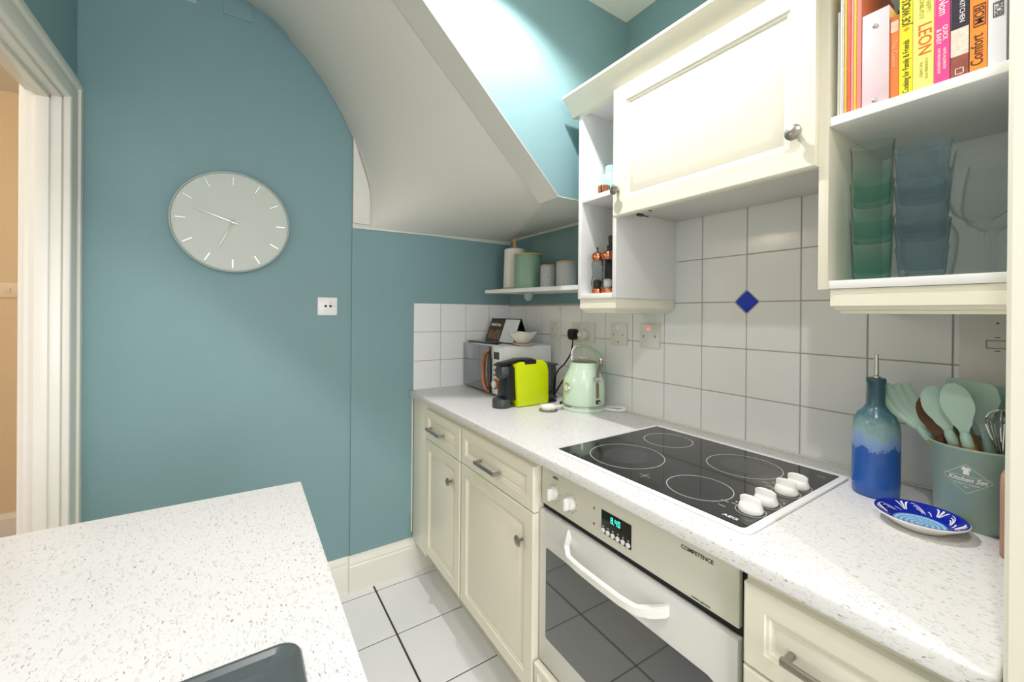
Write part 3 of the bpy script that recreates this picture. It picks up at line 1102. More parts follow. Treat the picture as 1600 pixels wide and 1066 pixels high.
# middle flap unit with the hood
mu = thing('wall_cupboard', 'cream wall cupboard with raised panel flap door over the hob', 'cupboard', (XU, 0.3665, 0))
def Mm(y): return y - 0.3665
obj('carcass', MB().box(-0.004, 0.33, Mm(0.3670), Mm(0.9360), 1.700, 2.10, bev=0.001), WHITECAB, mu)
obj('hood_plate', MB().box(0.0, 0.32, Mm(0.372), Mm(0.931), 1.690, 1.6995, bev=0.001), SWPLAST, mu)
obj('hood_visor', MB().box(0.004, 0.040, Mm(0.374), Mm(0.928), 1.676, 1.6895, bev=0.003), WHITECAB, mu)
d = obj('door', panel_front(0.566, 0.411, 0.021, 0.052), CREAM, mu, smooth=30)
d.location = (-0.006, Mm(0.3640), 1.659)
k_ = obj('knob', knob_mb(), STEEL, d); k_.location = (-0.021, 0.401 - 0.364, 1.737 - 1.659)
k_ = obj('knob', knob_mb(), STEEL, d); k_.location = (-0.021, 0.905 - 0.364, 1.740 - 1.659)
hc = MB().box(0.05, 0.075, Mm(0.885), Mm(0.897), 1.668, 1.6755, bev=0.001)
hc.box(0.03, 0.055, Mm(0.84), Mm(0.843), 1.672, 1.675).box(0.07, 0.11, Mm(0.895), Mm(0.898), 1.672, 1.675)
obj('hinge_clip', hc, DGREY, mu)['kind'] = 'stuff'

# right open unit
ru = thing('open_wall_unit', 'white open wall unit with cookbooks above and tumblers below', 'shelf unit', (1.018, 0.0825, 0))
def Rr(y): return y - 0.0825
obj('side_panel', MB().box(-0.002, 0.341, Rr(0.3475), Rr(0.3655), 1.400, 2.35, bev=0.0012), CREAM, ru)
obj('side_panel', MB().box(0.0, 0.341, Rr(0.083), Rr(0.100), 1.400, 2.35, bev=0.0008), WHITECAB, ru)
obj('bottom_panel', MB().box(0.0, 0.341, Rr(0.1001), Rr(0.3474), 1.401, 1.418, bev=0.0006), WHITECAB, ru)
obj('shelf', MB().box(0.0, 0.335, Rr(0.1001), Rr(0.3474), 1.738, 1.756, bev=0.0006), WHITECAB, ru)
obj('back_panel', MB().box(0.330, 0.341, Rr(0.1001), Rr(0.3474), 1.4181, 2.35), WHITECAB, ru)
obj('top_panel', MB().box(0.0, 0.341, Rr(0.1001), Rr(0.3474), 2.332, 2.35), WHITECAB, ru)
pelmet([(0.32, Rr(0.345)), (0.004, Rr(0.345)), (0.004, Rr(0.086)), (0.32, Rr(0.086))][::-1], 0, 'light_rail', ru)
# cornice
co = MB()
CP = [(0.024, 2.070), (0.0, 2.070), (-0.003, 2.078), (-0.012, 2.086), (-0.020, 2.100), (-0.026, 2.112), (-0.045, 2.124), (-0.050, 2.126), (-0.050, 2.134), (0.024, 2.134)]
co.prism([(1.028 + p[0] - 0.004, p[1]) for p in CP], 'y', 0.368, 1.150)
o = obj('cornice', co, CREAM)
tag(o, 'cream moulded cornice running along the top of the wall cupboards', 'cornice')
o = obj('top_board', MB().box(1.0485, 1.36, 0.368, 1.118, 2.1005, 2.118), CREAM, o, smooth=0)

# tall cabinet at the right edge
tc_ = thing('tall_cabinet', 'tall cream cabinet end closest to the camera at the right edge', 'cabinet', (0.70, -0.52, 0))
obj('carcass', MB().box(0.0205, 0.65, 0.0, 0.5965, 0.15, 2.40, bev=0.001), CREAM, tc_)
d = obj('door', panel_front(0.594, 2.236, 0.02, 0.06), CREAM, tc_, smooth=30)
d.location = (0.0205, 0.0015, 0.160)
obj('plinth', MB().box(0.06, 0.08, 0.0, 0.5965, 0.0, 0.15), MATS['grey_white_plinth'], tc_, smooth=0)

# ================================================================ PENINSULA
pn = obj('peninsula_worktop', MB().prism([(-0.471, -0.9), (0.112, -0.9), (0.124, 1.096), (-0.471, 1.112)], 'z', 0.902, 0.940, bev=0.003, seg=2), WORKTOP)
tag(pn, 'wide speckled white peninsula worktop in the foreground left', 'worktop')
pc = thing('peninsula_cabinet', 'cream base cabinet under the foreground peninsula worktop', 'cabinet', (-0.46, -0.88, 0))
obj('carcass', MB().box(0, 0.545, 0, 1.955, 0.15, 0.9015, bev=0.001), CREAM, pc)
obj('plinth', MB().box(0.03, 0.50, 0.02, 1.92, 0.0, 0.1495), MATS['grey_white_plinth'], pc, smooth=0)
sk = thing('sink', 'dark grey composite sink with raised rim at the bottom edge', 'sink', (0, 0, 0.9405))
n = 8
def ringpts(x0, x1, y0, y1, rr, z):
    return [(p[0], p[1], z) for p in rrect(x0, x1, y0, y1, (rr,) * 4, n)]
sm = MB()
X0, X1, Ya, Yb = -0.36, 0.063, -0.30, 0.560
rs = [ringpts(X0, X1, Ya, Yb, 0.025, 0.0), ringpts(X0, X1, Ya, Yb, 0.025, 0.006), ringpts(X0 + .002, X1 - .002, Ya + .002, Yb - .002, 0.023, 0.009), ringpts(X0 + .006, X1 - .006, Ya + .006, Yb - .006, 0.020, 0.009),
      ringpts(X0 + .011, X1 - .011, Ya + .011, Yb - .011, 0.017, 0.005), ringpts(X0 + .03, X1 - .03, Ya + .03, Yb - .03, 0.014, 0.0045)]
sm.rings(rs, cap0=True, cap1=False)
obj('drainer', sm, SINKM, sk)
sm = MB()
inner = [ringpts(X0 + .03, X1 - .03, Ya + .03, Yb - .03, 0.014, 0.0045), ringpts(X0 + .034, X1 - .034, Ya + .034, Yb - .034, 0.03, 0.003), ringpts(X0 + .036, X1 - .036, Ya + .036, Yb - .036, 0.03, 0.0022)]
sm.rings(inner, cap0=False, cap1=True)
obj('basin', sm, SINKM, sk)

# ================================================================ CLOCK & SWITCH PLATES
ck = thing('wall_clock', 'large round pale grey wall clock with silver baton markers', 'clock', (-0.026, 2.088, 1.7135))
qy = Matrix.Rotation(R(90), 4, 'X')
obj('rim', MB().lathe([(0, 0), (0.198, 0), (0.206, 0.008), (0.208, 0.020), (0.2075, 0.034), (0.205, 0.037), (0.2015, 0.036), (0.2005, 0.028), (0, 0.028)], n=96, mtx=qy), CLOCKR, ck)
face = obj('face', MB().lathe([(0, 0.0282), (0.2003, 0.0282), (0.2003, 0.0300), (0, 0.0305)], n=96, mtx=qy), CLOCKF, ck)
for i in range(12):
    a = R(30 * i)
    mb = MB().box(-0.0016, 0.0016, -0.0325, -0.0298, 0.154, 0.188)
    o = obj('hour_marker', mb, SILVER, ck, smooth=0)
    o.rotation_euler = (0, a, 0)
hm = MB().box(-0.0022, 0.0022, -0.0375, -0.036, -0.022, 0.140, bev=0.0006)
o = obj('minute_hand', hm, SILVER, ck); o.rotation_euler = (0, R(-71), 0)
hm = MB().box(-0.0028, 0.0028, -0.035, -0.0338, -0.012, 0.125, bev=0.0006)
o = obj('hour_hand', hm, mat('clock_hand_grey', '#b9bfae', 0.35, metal=0.4, noise=0.02), ck); o.rotation_euler = (0, R(205), 0)
obj('hub', MB().lathe([(0, 0.030), (0.006, 0.030), (0.006, 0.039), (0, 0.040)], n=20, mtx=qy), STEEL, ck)

def plate_right(name, label, y0, y1, z0, z1, kind, X=1.3530, t=0.009, cat='socket'):
    """switch plate on the right wall. origin at the plate's lower near corner"""
    w_, h_ = y1 - y0, z1 - z0
    th = thing(name, label, cat, (X, y0, z0))
    p = obj('face_plate', MB().box(-t, 0, 0, w_, 0, h_, bev=0.002), SWPLAST, th)
    return th, p, w_, h_
def screw(par, y, z, x=-0.0093):
    s = obj('screw', MB().lathe([(0, 0), (0.0026, 0), (0.0022, 0.0012), (0, 0.0014)], n=12, mtx=q90), DSTEEL, par)
    s.location = (x + 0.0004, y, z)
def hole(par, y0, y1, z0, z1, x=-0.0094):
    return obj('slot', MB().box(x, x + 0.0006, y0, y1, z0, z1), BLACK, par, smooth=0)
# 1: small single plate behind microwave
t1, p1, w1, h1 = plate_right('wall_socket', 'white single socket plate behind the microwave, furthest along the tiles', 1.588, 1.664, 1.217, 1.304, 's')
hole(t1, w1 / 2 - 0.003, w1 / 2 + 0.003, 0.017, 0.020)
hole(t1, 0.018, 0.020, 0.048, 0.056); hole(t1, w1 - 0.020, w1 - 0.018, 0.048, 0.056); hole(t1, w1 / 2 - 0.006, w1 / 2 + 0.006, 0.078, 0.080)
# 2: double socket
t2, p2, w2, h2 = plate_right('double_socket', 'white double wall socket above the kettle with plugs in it', 1.348, 1.498, 1.213, 1.304, 'd')
for yy in (0.045, 0.105):
    rk = obj('rocker', MB().box(-0.0115, -0.009, yy - 0.010, yy + 0.010, 0.070, 0.084, bev=0.001), SWPLAST, t2)
hole(t2, 0.095, 0.099, 0.085, 0.087); hole(t2, 0.085, 0.089, 0.085, 0.087)
# 3
t3, p3, w3, h3 = plate_right('wall_socket', 'white single socket with rocker, between the kettle and the red-lit switch', 1.162, 1.251, 1.215, 1.307, 's')
obj('rocker', MB().box(-0.0120, -0.009, w3 / 2 - 0.009, w3 / 2 + 0.009, 0.064, 0.086, bev=0.001), WPLAST, t3)
hole(t3, w3 / 2 - 0.002, w3 / 2 + 0.002, 0.008, 0.014); hole(t3, 0.018, 0.021, 0.040, 0.048); hole(t3, w3 - 0.021, w3 - 0.018, 0.040, 0.048)
# 4
t4, p4, w4, h4 = plate_right('cooker_switch', 'white switch plate with a glowing red neon, closest to the hob', 1.001, 1.094, 1.214, 1.309, 's', cat='switch')
obj('rocker', MB().box(-0.0125, -0.009, w4 / 2 - 0.010, w4 / 2 + 0.010, 0.068, 0.088, bev=0.001), WPLAST, t4)
nl = obj('neon_light', MB().lathe([(0, 0), (0.006, 0), (0.006, 0.0012), (0, 0.0025)], n=20, mtx=q90), REDLED, t4)
nl.location = (-0.0124, w4 / 2, 0.080)
hole(t4, 0.018, 0.021, 0.040, 0.050); hole(t4, w4 - 0.021, w4 - 0.018, 0.040, 0.050)
# 5 tall plate above the utensil pot
t5, p5, w5, h5 = plate_right('cooker_switch', 'tall white isolator plate on the tiles behind the utensil pot', 0.100, 0.212, 1.150, 1.352, 's', cat='switch')
rk = MB().box(-0.0098, -0.009, 0.040, 0.072, 0.128, 0.146, bev=0.0003)
obj('rocker_frame', rk, DSTEEL, t5)
obj('rocker', MB().box(-0.0125, -0.009, 0.0415, 0.0705, 0.1295, 0.1445, bev=0.001), SWPLAST, t5)
screw(t5, 0.056, 0.182); hole(t5, 0.052, 0.060, 0.151, 0.1525); hole(t5, 0.052, 0.060, 0.122, 0.1235)
# clock wall coax plate
t6 = thing('aerial_socket', 'small white square socket plate with two black holes on the teal wall', 'socket', (0.300, 2.088, 1.330))
obj('face_plate', MB().box(0, 0.0845, -0.008, 0, 0, 0.084, bev=0.002), WPLAST, t6)
for xx in (0.034, 0.055):
    hp_ = obj('socket_hole', MB().lathe([(0, 0), (0.0062, 0), (0.0062, 0.001), (0.0048, 0.0014), (0, 0.0005)], n=20, mtx=qy), BLACK, t6)
    hp_.location = (xx, -0.0078, 0.043)
for xx in (0.015, 0.074):
    hp_ = obj('screw', MB().lathe([(0, 0), (0.0026, 0), (0.0022, 0.001), (0, 0.0012)], n=12, mtx=qy), STEEL, t6)
    hp_.location = (xx, -0.0078, 0.043)
mk = MB()
mk.box(0.049, 0.061, -0.0084, -0.008, 0.059, 0.0600).box(0.052, 0.058, -0.0084, -0.008, 0.0625, 0.0635)
obj('symbol', mk, DSTEEL, t6, smooth=0)
t7 = thing('hall_light_switch', 'cream light switch on the hall wall seen through the doorway', 'switch', (-1.20, 3.58, 1.415))
obj('face_plate', MB().box(0, 0.15, -0.012, 0, 0, 0.085, bev=0.002), mat('aged_switch', '#e6d5b4', 0.35, noise=0.02), t7)
obj('rocker', MB().box(0.078, 0.098, -0.018, -0.012, 0.030, 0.056, bev=0.001), MATS['aged_switch'], t7)

# plugs in the double socket
pg = thing('black_plug', 'black plug and flex in the double socket above the kettle', 'plug', (1.344, 1.470, 1.250))
mb = MB()
mb.prism([(-0.020, -0.012), (-0.010, -0.028), (0.010, -0.028), (0.020, -0.012), (0.021, 0.010), (0.012, 0.024), (-0.012, 0.024), (-0.021, 0.010)], 'x', -0.038, -0.0005, bev=0.004, seg=2)
obj('plug_body', mb, BLACK, pg)
def smooth_path(pts, n=8):
    P = [Vector(p) for p in pts]
    out = []
    for i in range(len(P) - 1):
        p0 = P[max(0, i - 1)]; p1 = P[i]; p2 = P[i + 1]; p3 = P[min(len(P) - 1, i + 2)]
        for k in range(n):
            s = k / n
            out.append(0.5 * ((2 * p1) + (p2 - p0) * s + (2 * p0 - 5 * p1 + 4 * p2 - p3) * s * s + (3 * p1 - p0 - 3 * p2 + p3) * s ** 3))
    out.append(P[-1])
    return out
mb = MB()
mb.tube(smooth_path([(-0.020, 0, -0.026), (-0.022, 0.0, -0.055), (-0.028, 0.006, -0.095), (-0.045, 0.03, -0.145), (-0.06, 0.055, -0.175), (-0.07, 0.07, -0.22), (-0.072, 0.07, -0.29), (-0.075, 0.05, -0.305)]), 0.0036, n=8)
obj('flex', mb, BLACK, pg)
wp = thing('white_plug', 'white round plug in the near half of the double socket', 'plug', (1.344, 1.400, 1.250))
mb = MB()
mb.lathe([(0, 0.0005), (0.022, 0.0005), (0.024, 0.01), (0.023, 0.026), (0.018, 0.032), (0, 0.034)], n=28, mtx=q90)
mb.lathe([(0, 0.03), (0.013, 0.03), (0.012, 0.045), (0, 0.047)], n=20, mtx=q90)
obj('plug_body', mb, SWPLAST, wp)
bcab = obj('black_cable', MB().tube(smooth_path([(1.262, 1.53, 0.955), (1.285, 1.50, 1.02), (1.30, 1.47, 1.06), (1.295, 1.44, 1.09), (1.30, 1.41, 1.085), (1.31, 1.40, 1.03), (1.30, 1.42, 0.96), (1.26, 1.43, 0.946), (1.21, 1.42, 0.946), (1.20, 1.405, 0.9455)]), 0.0042, n=8), BLACK)
tag(bcab, 'loose black cable looping between coffee machine and kettle', 'cable')

# ================================================================ COUNTER APPLIANCES
# microwave
mw = thing('microwave', 'white microwave with mirrored door and copper handle in the corner', 'microwave', (1.045, 1.642, 0.9405), R(-1.5))
MW_W, MW_D, MW_H = 0.405, 0.285, 0.238
obj('casing', MB().box(0.0, MW_D, 0, MW_W, 0.008, 0.008 + MW_H, bev=0.007, seg=3), mat('white_microwave_enamel', '#e3e5e7', 0.3, noise=0.01), mw)
for yy in (0.03, MW_W - 0.03):
    for xx in (0.03, MW_D - 0.03):
        k_ = obj('foot', MB().lathe([(0, 0), (0.012, 0), (0.012, 0.009), (0, 0.009)], n=16), BLACK, mw); k_.location = (xx, yy, 0.0002)
md_ = obj('door', MB().box(-0.016, 0.0005, 0.090, MW_W, 0.012, 0.004 + MW_H, bev=0.003), mat('mirrored_door_glass', '#8b9093', 0.10, metal=0.75, noise=0.03), mw)
pa = obj('control_panel', MB().box(-0.014, 0.0005, 0.0, 0.088, 0.012, 0.004 + MW_H, bev=0.003), MATS['white_microwave_enamel'], mw)
mb = MB()
mb.tube(smooth_path([(-0.017, 0.105, 0.222), (-0.030, 0.122, 0.208), (-0.034, 0.136, 0.17), (-0.034, 0.140, 0.12), (-0.034, 0.136, 0.07), (-0.030, 0.122, 0.034), (-0.017, 0.105, 0.020)], 6), 0.010, n=10, sx=0.6, sy=1.1, up=(1, 0, 0))
obj('door_handle', mb, mat('copper_brown_trim', '#a9683f', 0.3, metal=0.5, noise=0.08), md_)
obj('door_edge_strip', MB().box(-0.0175, -0.0155, 0.0905, 0.1045, 0.014, 0.002 + MW_H, bev=0.0005), BLACK, md_)
obj('screen', MB().box(-0.0155, -0.013, 0.020, 0.070, 0.183, 0.218, bev=0.001), mat('lcd_screen', '#2e3a36', 0.15, noise=0.08), pa)
for i in range(3):
    obj('button', MB().box(-0.0165, -0.0135, 0.018, 0.072, 0.150 - i * 0.024, 0.157 - i * 0.024, bev=0.001), DGREY, pa)
kb = MB()
kb.lathe([(0, 0), (0.024, 0), (0.024, 0.010), (0.021, 0.013), (0.019, 0.013)], n=32, mtx=q90)
k_ = obj('dial', kb, MATS['copper_brown_trim'], pa); k_.location = (-0.014, 0.044, 0.064)
k_ = obj('dial_cap', MB().lathe([(0, 0.008), (0.019, 0.012), (0.0185, 0.018), (0.016, 0.020), (0, 0.020)], n=32, mtx=q90), MATS['white_microwave_enamel'], k_)
# items on the microwave
top = 0.9405 + 0.008 + MW_H + 0.0005
tb = thing('tablet', 'flat dark grey tablet lying on the far left of the microwave', 'tablet', (1.062, 1.815, top), R(2))
obj('body', MB().box(0, 0.085, 0, 0.215, 0, 0.009, bev=0.003), DGREY, tb)
obj('screen', MB().box(0.005, 0.080, 0.006, 0.209, 0.009, 0.0096), mat('tablet_glass', '#7f8b8c', 0.12, noise=0.05), tb, smooth=0)
lt = thing('lighter', 'small silver and green lighter in front of the calendar', 'lighter', (1.078, 1.760, top), R(8))
obj('body', MB().box(0, 0.014, 0, 0.045, 0, 0.012, bev=0.003), BLACK, lt)
obj('cap', MB().box(0.0005, 0.0135, 0.012, 0.026, 0.0003, 0.0125, bev=0.003), CHROME, lt)
# tent calendar: ridge along local y
cl = thing('desk_calendar', 'tent desk calendar with a dark photograph page on the microwave', 'calendar', (1.215, 1.742, top), R(6))
CW, CHh, CB = 0.250, 0.130, 0.052
lean = math.atan2(CB, CHh)
def leaf(sx, y0, y1, m_, name, par, th=0.0018, lift=0.0, z0=0.0, z1=1.0):
    mb = MB()
    a = Vector((sx * CB, 0, 0)); b_ = Vector((0, 0, CHh))
    d_ = b_ - a
    nrm = Vector((d_.z, 0, -d_.x)).normalized() * (1 if sx > 0 else 1)
    if nrm.x * sx < 0: nrm = -nrm
    p0 = a + d_ * z0 + nrm * lift; p1 = a + d_ * z1 + nrm * lift
    q0 = p0 + nrm * th; q1 = p1 + nrm * th
    mb.prism([(p0.x, p0.z), (q0.x, q0.z), (q1.x, q1.z), (p1.x, p1.z)], 'y', y0, y1)
    return obj(name, mb, m_, par, smooth=0)
leaf(-1, 0, CW, BLACK, 'stand_leaf', cl)
leaf(1, 0, CW, BLACK, 'stand_leaf', cl)
pagep = leaf(-1, CW * 0.49, CW - 0.004, mat('photo_page', '#3a2a1c', 0.4, noise=0.9, nscale=22), 'photo_page', cl, 0.0006, 0.0019, 0.04, 0.95)
leaf(-1, 0.004, CW * 0.488, mat('calendar_page', '#d5dade', 0.5, noise=0.02), 'calendar_page', cl, 0.0006, 0.0019, 0.04, 0.96)
nx = Vector((-CHh, 0, CB)).normalized()
upv = Vector((CB, 0, CHh)).normalized()
pos = Vector((-CB, 0, 0)) + Vector((CB, 0, CHh)) * 0.72 + nx * 0.0030
text('lettering', 'MARTINE', 0.023, (pos.x, CW * 0.745, pos.z), (0, -1, -0.05), upv, PRINTW, cl, sx=1.0, offset=0.0003)
pos = Vector((-CB, 0, 0)) + Vector((CB, 0, CHh)) * 0.87 + nx * 0.0030
text('lettering', 'November 2023'[:0] + 'CALENDAR'[:0] + '- - - -', 0.012, (pos.x, CW * 0.24, pos.z), (0, -1, 0), upv, DSTEEL, cl)
mb = MB()
for i in range(5):
    y_ = CW * (0.56 + 0.085 * i)
    s0, s1 = 0.14, 0.50 + 0.05 * math.sin(i * 2)
    A = Vector((-CB, 0, 0)) + Vector((CB, 0, CHh)) * s0 + nx * 0.0027
    B_ = Vector((-CB, 0, 0)) + Vector((CB, 0, CHh)) * s1 + nx * 0.0027
    mb.tube([(A.x, y_, A.z), ((A.x + B_.x) / 2, y_ + 0.006, (A.z + B_.z) / 2), (B_.x, y_ + 0.003, B_.z)], 0.006, n=8, sx=1, sy=0.05, up=nx)
obj('photo_motif', mb, mat('sepia_figures', '#8c6a48', 0.5, noise=0.4, nscale=60), pagep)
# bowl + dish
bs = thing('pink_dish', 'small pink dish under the white square bowl', 'dish', (1.166, 1.656, top))
obj('dish_body', MB().lathe([(0, 0), (0.030, 0), (0.058, 0.012), (0.060, 0.014), (0.056, 0.013), (0.030, 0.004), (0, 0.004)], n=36), mat('pink_glaze', '#dcc5bd', 0.3, noise=0.03), bs)
bw = thing('square_bowl', 'white square bowl on top of the microwave', 'bowl', (1.160, 1.652, top + 0.0145), R(25))
mb = MB()
def sq(r_, z, k=0.35):
    pts = []
    for i in range(32):
        a = 2 * PI * i / 32
        c_, s_ = math.cos(a), math.sin(a)
        p_ = 4.5
        q_ = (abs(c_) ** p_ + abs(s_) ** p_) ** (-1 / p_)
        lift = 0.006 * (abs(math.sin(2 * a)) ** 2) * (z / 0.05)
        pts.append((r_ * q_ * c_, r_ * q_ * s_, z + lift))
    return pts
mb.rings([sq(0.022, 0), sq(0.028, 0.002), sq(0.046, 0.024), sq(0.062, 0.046), sq(0.0645, 0.048), sq(0.061, 0.0475), sq(0.043, 0.026), sq(0.024, 0.006)])
obj('bowl_body', mb, mat('white_porcelain', '#ecebe6', 0.15, noise=0.01), bw)

# coffee machine
cm = thing('coffee_machine', 'lime green capsule coffee machine with clear water tank beside the microwave', 'coffee machine', (0.925, 1.452, 0.9405), R(-1))
# side profile (x,z)
mb = MB()
prof = [(0.072, 0.002), (0.232, 0.002), (0.238, 0.010), (0.236, 0.150), (0.228, 0.180), (0.208, 0.196), (0.18, 0.199), (0.085, 0.192), (0.066, 0.184), (0.062, 0.170)]
mb.prism(prof, 'y', 0.0, 0.105, bev=0.004, seg=2, caps_only=True)
obj('body_shell', mb, LIME, cm)
mb = MB()
mb.prism([(0.020, 0.03), (0.072, 0.03), (0.068, 0.170), (0.040, 0.185), (0.030, 0.150)], 'y', 0.014, 0.092, bev=0.004)
obj('front_housing', mb, BLACK, cm)
qx = Matrix.Rotation(R(90), 4, 'Y')
mb = MB()
mb.lathe([(0, 0), (0.030, 0), (0.034, 0.006), (0.034, 0.058), (0.030, 0.062), (0, 0.062)], n=32, mtx=Matrix.Translation((0.004, 0.050, 0.152)) @ qx)
obj('brew_head', mb, DGREY, cm)
mb = MB()
mb.prism([(-0.004, 0.182), (0.012, 0.190), (0.10, 0.2045), (0.165, 0.2055), (0.17, 0.196), (0.115, 0.196), (0.02, 0.184)], 'y', 0.020, 0.085, bev=0.003)
mb.box(0.105, 0.168, -0.0015, 0.107, 0.182, 0.203, bev=0.004)
obj('lever', mb, BLACK, cm)
mb = MB()
mb.lathe([(0, 0), (0.040, 0), (0.041, 0.003), (0.040, 0.034), (0.038, 0.037), (0, 0.036)], cx=0.020, cy=0.050, n=40)
mb.box(0.020, 0.072, 0.02, 0.085, 0.0, 0.012, bev=0.002)
obj('drip_tray', mb, DGREY, cm)
mb = MB()
mb.prism([(0.241, 0.012), (0.288, 0.012), (0.292, 0.168), (0.241, 0.168)], 'y', 0.006, 0.098, bev=0.012, seg=3)
obj('water_tank', mb, TRANSP, cm)
obj('tank_lid', MB().box(0.240, 0.294, 0.004, 0.100, 0.1682, 0.178, bev=0.004), DGREY, cm)
obj('tank_base', MB().box(0.232, 0.290, 0.010, 0.094, 0.001, 0.0118, bev=0.002), BLACK, cm)

# spoon rest
sr = thing('spoon_rest', 'small white spoon rest with a thin wire stand in front of coffee machine', 'spoon rest', (1.078, 1.345, 0.9405), R(-15))
mb = MB()
mb.lathe([(0, 0.006), (0.030, 0.006), (0.038, 0.018), (0.0375, 0.020), (0.034, 0.0185), (0.026, 0.010), (0, 0.009)], n=36)
mb.box(0.028, 0.066, -0.010, 0.010, 0.0155, 0.0195, bev=0.002)
obj('dish', mb, MATS['white_porcelain'], sr)
mb = MB()
mb.lathe([(0.037, 0.0006), (0.039, 0.002), (0.037, 0.0034), (0.035, 0.002), (0.037, 0.0006)], n=36)
for a in (30, 150, 270):
    mb.cyl((0.037 * math.cos(R(a)), 0.037 * math.sin(R(a)), 0.002), (0.033 * math.cos(R(a)), 0.033 * math.sin(R(a)), 0.013), 0.0012, n=8)
obj('wire_stand', mb, STEEL, sr)

# kettle
kt = thing('kettle', 'mint green retro kettle with chrome trim on its base', 'kettle', (1.236, 1.300, 0.9405), R(-43))
# local -x/-y ... after rotation local -y points to the camera-ish
KN = 56
mb = MB()
mb.lathe([(0, 0), (0.094, 0), (0.096, 0.003), (0.096, 0.012), (0.090, 0.016), (0, 0.016)], n=KN)
obj('power_base', mb, MINT, kt)
mb = MB()
mb.lathe([(0.0905, 0.0162), (0.0925, 0.0165), (0.0925, 0.0215), (0.089, 0.022), (0, 0.022), (0, 0.0162), (0.0905, 0.0162)], n=KN)
obj('base_ring', mb, CHROME, kt)
mb = MB()
mb.lathe([(0, 0.0222), (0.0885, 0.0222), (0.0905, 0.027), (0.0900, 0.080), (0.0890, 0.110), (0.0855, 0.128), (0.0775, 0.146), (0.0670, 0.164), (0.0610, 0.178), (0.0590, 0.190), (0.0580, 0.197), (0.052, 0.199), (0, 0.199)], n=KN)
body = obj('body', mb, MINT, kt, smooth=60)
mb = MB()
mb.lathe([(0.0, 0.1982), (0.055, 0.1982), (0.056, 0.2005), (0.053, 0.203), (0.040, 0.2045), (0, 0.2055)], n=48)
lid = obj('lid', mb, STEEL, kt)
mb = MB()
mb.tube(smooth_path([(-0.022, 0, 0.203), (-0.022, 0, 0.2165), (-0.016, 0, 0.2195), (0.016, 0, 0.2195), (0.022, 0, 0.2165), (0.022, 0, 0.203)], 5), 0.0026, n=8)
hd = obj('lid_loop', mb, CHROME, lid)
# handle on +x side (towards image right)
mb = MB()
mb.tube(smooth_path([(-0.034, 0.020, 0.262), (-0.010, 0.012, 0.266), (0.020, 0.002, 0.260), (0.045, -0.008, 0.247), (0.063, -0.016, 0.229), (0.070, -0.020, 0.214)], 6), 0.0115, n=14, sx=1.0, sy=0.62)
hnd = obj('handle', mb, mat('sage_handle', '#a9c4ab', 0.3, noise=0.02), kt)
mb = MB()
mb.tube(smooth_path([(0.0685, -0.019, 0.217), (0.0725, -0.021, 0.208)], 3), 0.0105, n=16)
obj('handle_ferrule', mb, CHROME, hnd)
mb = MB()
mb.tube(smooth_path([(0.072, -0.021, 0.209), (0.073, -0.026, 0.190), (0.064, -0.036, 0.172), (0.056, -0.046, 0.158), (0.054, -0.062, 0.138)], 6), 0.009, n=12, sx=1.0, sy=0.6)
obj('handle_stem', mb, STEEL, hnd)
mb = MB()
mb.tube(smooth_path([(-0.032, 0.020, 0.2625), (-0.046, 0.026, 0.250), (-0.052, 0.028, 0.225), (-0.050, 0.028, 0.19)], 6), 0.008, n=12, sx=1.0, sy=0.6)
obj('handle_post', mb, WPLAST, hnd)
# bracket, window, dial, switch on the camera-facing shell (angle measured from +x)
def shell(a_deg, z, r_):
    a = R(a_deg)
    return Vector((r_ * math.cos(a), r_ * math.sin(a), z)), a
def on_shell(o, a_deg, z, r_, tilt=0):
    p, a = shell(a_deg, z, r_)
    o.location = p
    o.rotation_euler = (0, R(tilt), a)
mb = MB().box(-0.002, 0.008, -0.017, 0.017, -0.008, 0.008, bev=0.003)
mb.cyl((0.006, -0.007, 0), (0.012, -0.007, 0), 0.006, n=14).cyl((0.006, 0.007, 0), (0.012, 0.007, 0), 0.006, n=14)
o = obj('handle_bracket', mb, CHROME, hnd); on_shell(o, -52, 0.134, 0.0835, -18)
mb = MB()
mb.prism(rrect(-0.009, 0.009, -0.034, 0.034, (0.0089,) * 4, 6), 'x', -0.003, 0.0022, bev=0.0008, seg=1)
o = obj('gauge_window', mb, mat('bronze_frame', '#a39a80', 0.35, metal=0.5, noise=0.05), kt); on_shell(o, -52, 0.090, 0.0885, -3)
mb = MB()
mb.prism(rrect(-0.0055, 0.0055, -0.029, 0.029, (0.0054,) * 4, 6), 'x', 0.002, 0.0030)
for i in range(5):
    mb.box(0.0028, 0.0036, -0.003, 0.003, -0.022 + i * 0.010, -0.0205 + i * 0.010)
obj('water_level', mb, mat('level_glass', '#7d735a', 0.1, noise=0.2), o)
dl = MB()
qxx = Matrix.Rotation(R(90), 4, 'Y')
dl.lathe([(0, 0), (0.019, 0), (0.0205, 0.005), (0.019, 0.008), (0.016, 0.0085), (0.015, 0.006), (0, 0.006)], n=32, mtx=qxx)
o = obj('thermometer', dl, CHROME, kt); on_shell(o, -142, 0.095, 0.0855, -3)
tf = MB()
tf.lathe([(0, 0.0062), (0.0145, 0.0062), (0.0145, 0.0068), (0, 0.0068)], n=28, mtx=qxx)
tf.box(0.0066, 0.008, -0.010, 0.010, -0.0012, 0.0012)
obj('thermometer_face', tf, mat('dial_face', '#d9dccf', 0.3, noise=0.1, nscale=200), o)
sw = MB().box(-0.004, 0.004, -0.011, 0.011, -0.008, 0.008, bev=0.003)
o = obj('switch', sw, BLACK, kt); on_shell(o, -50, 0.042, 0.0900)
o2 = obj('switch_lever', MB().cyl((0.002, -0.004, 0), (0.014, -0.004, 0.001), 0.0035, n=12).cyl((0.002, 0.006, 0.0), (0.010, 0.008, -0.002), 0.0035, n=12), CHROME, o)
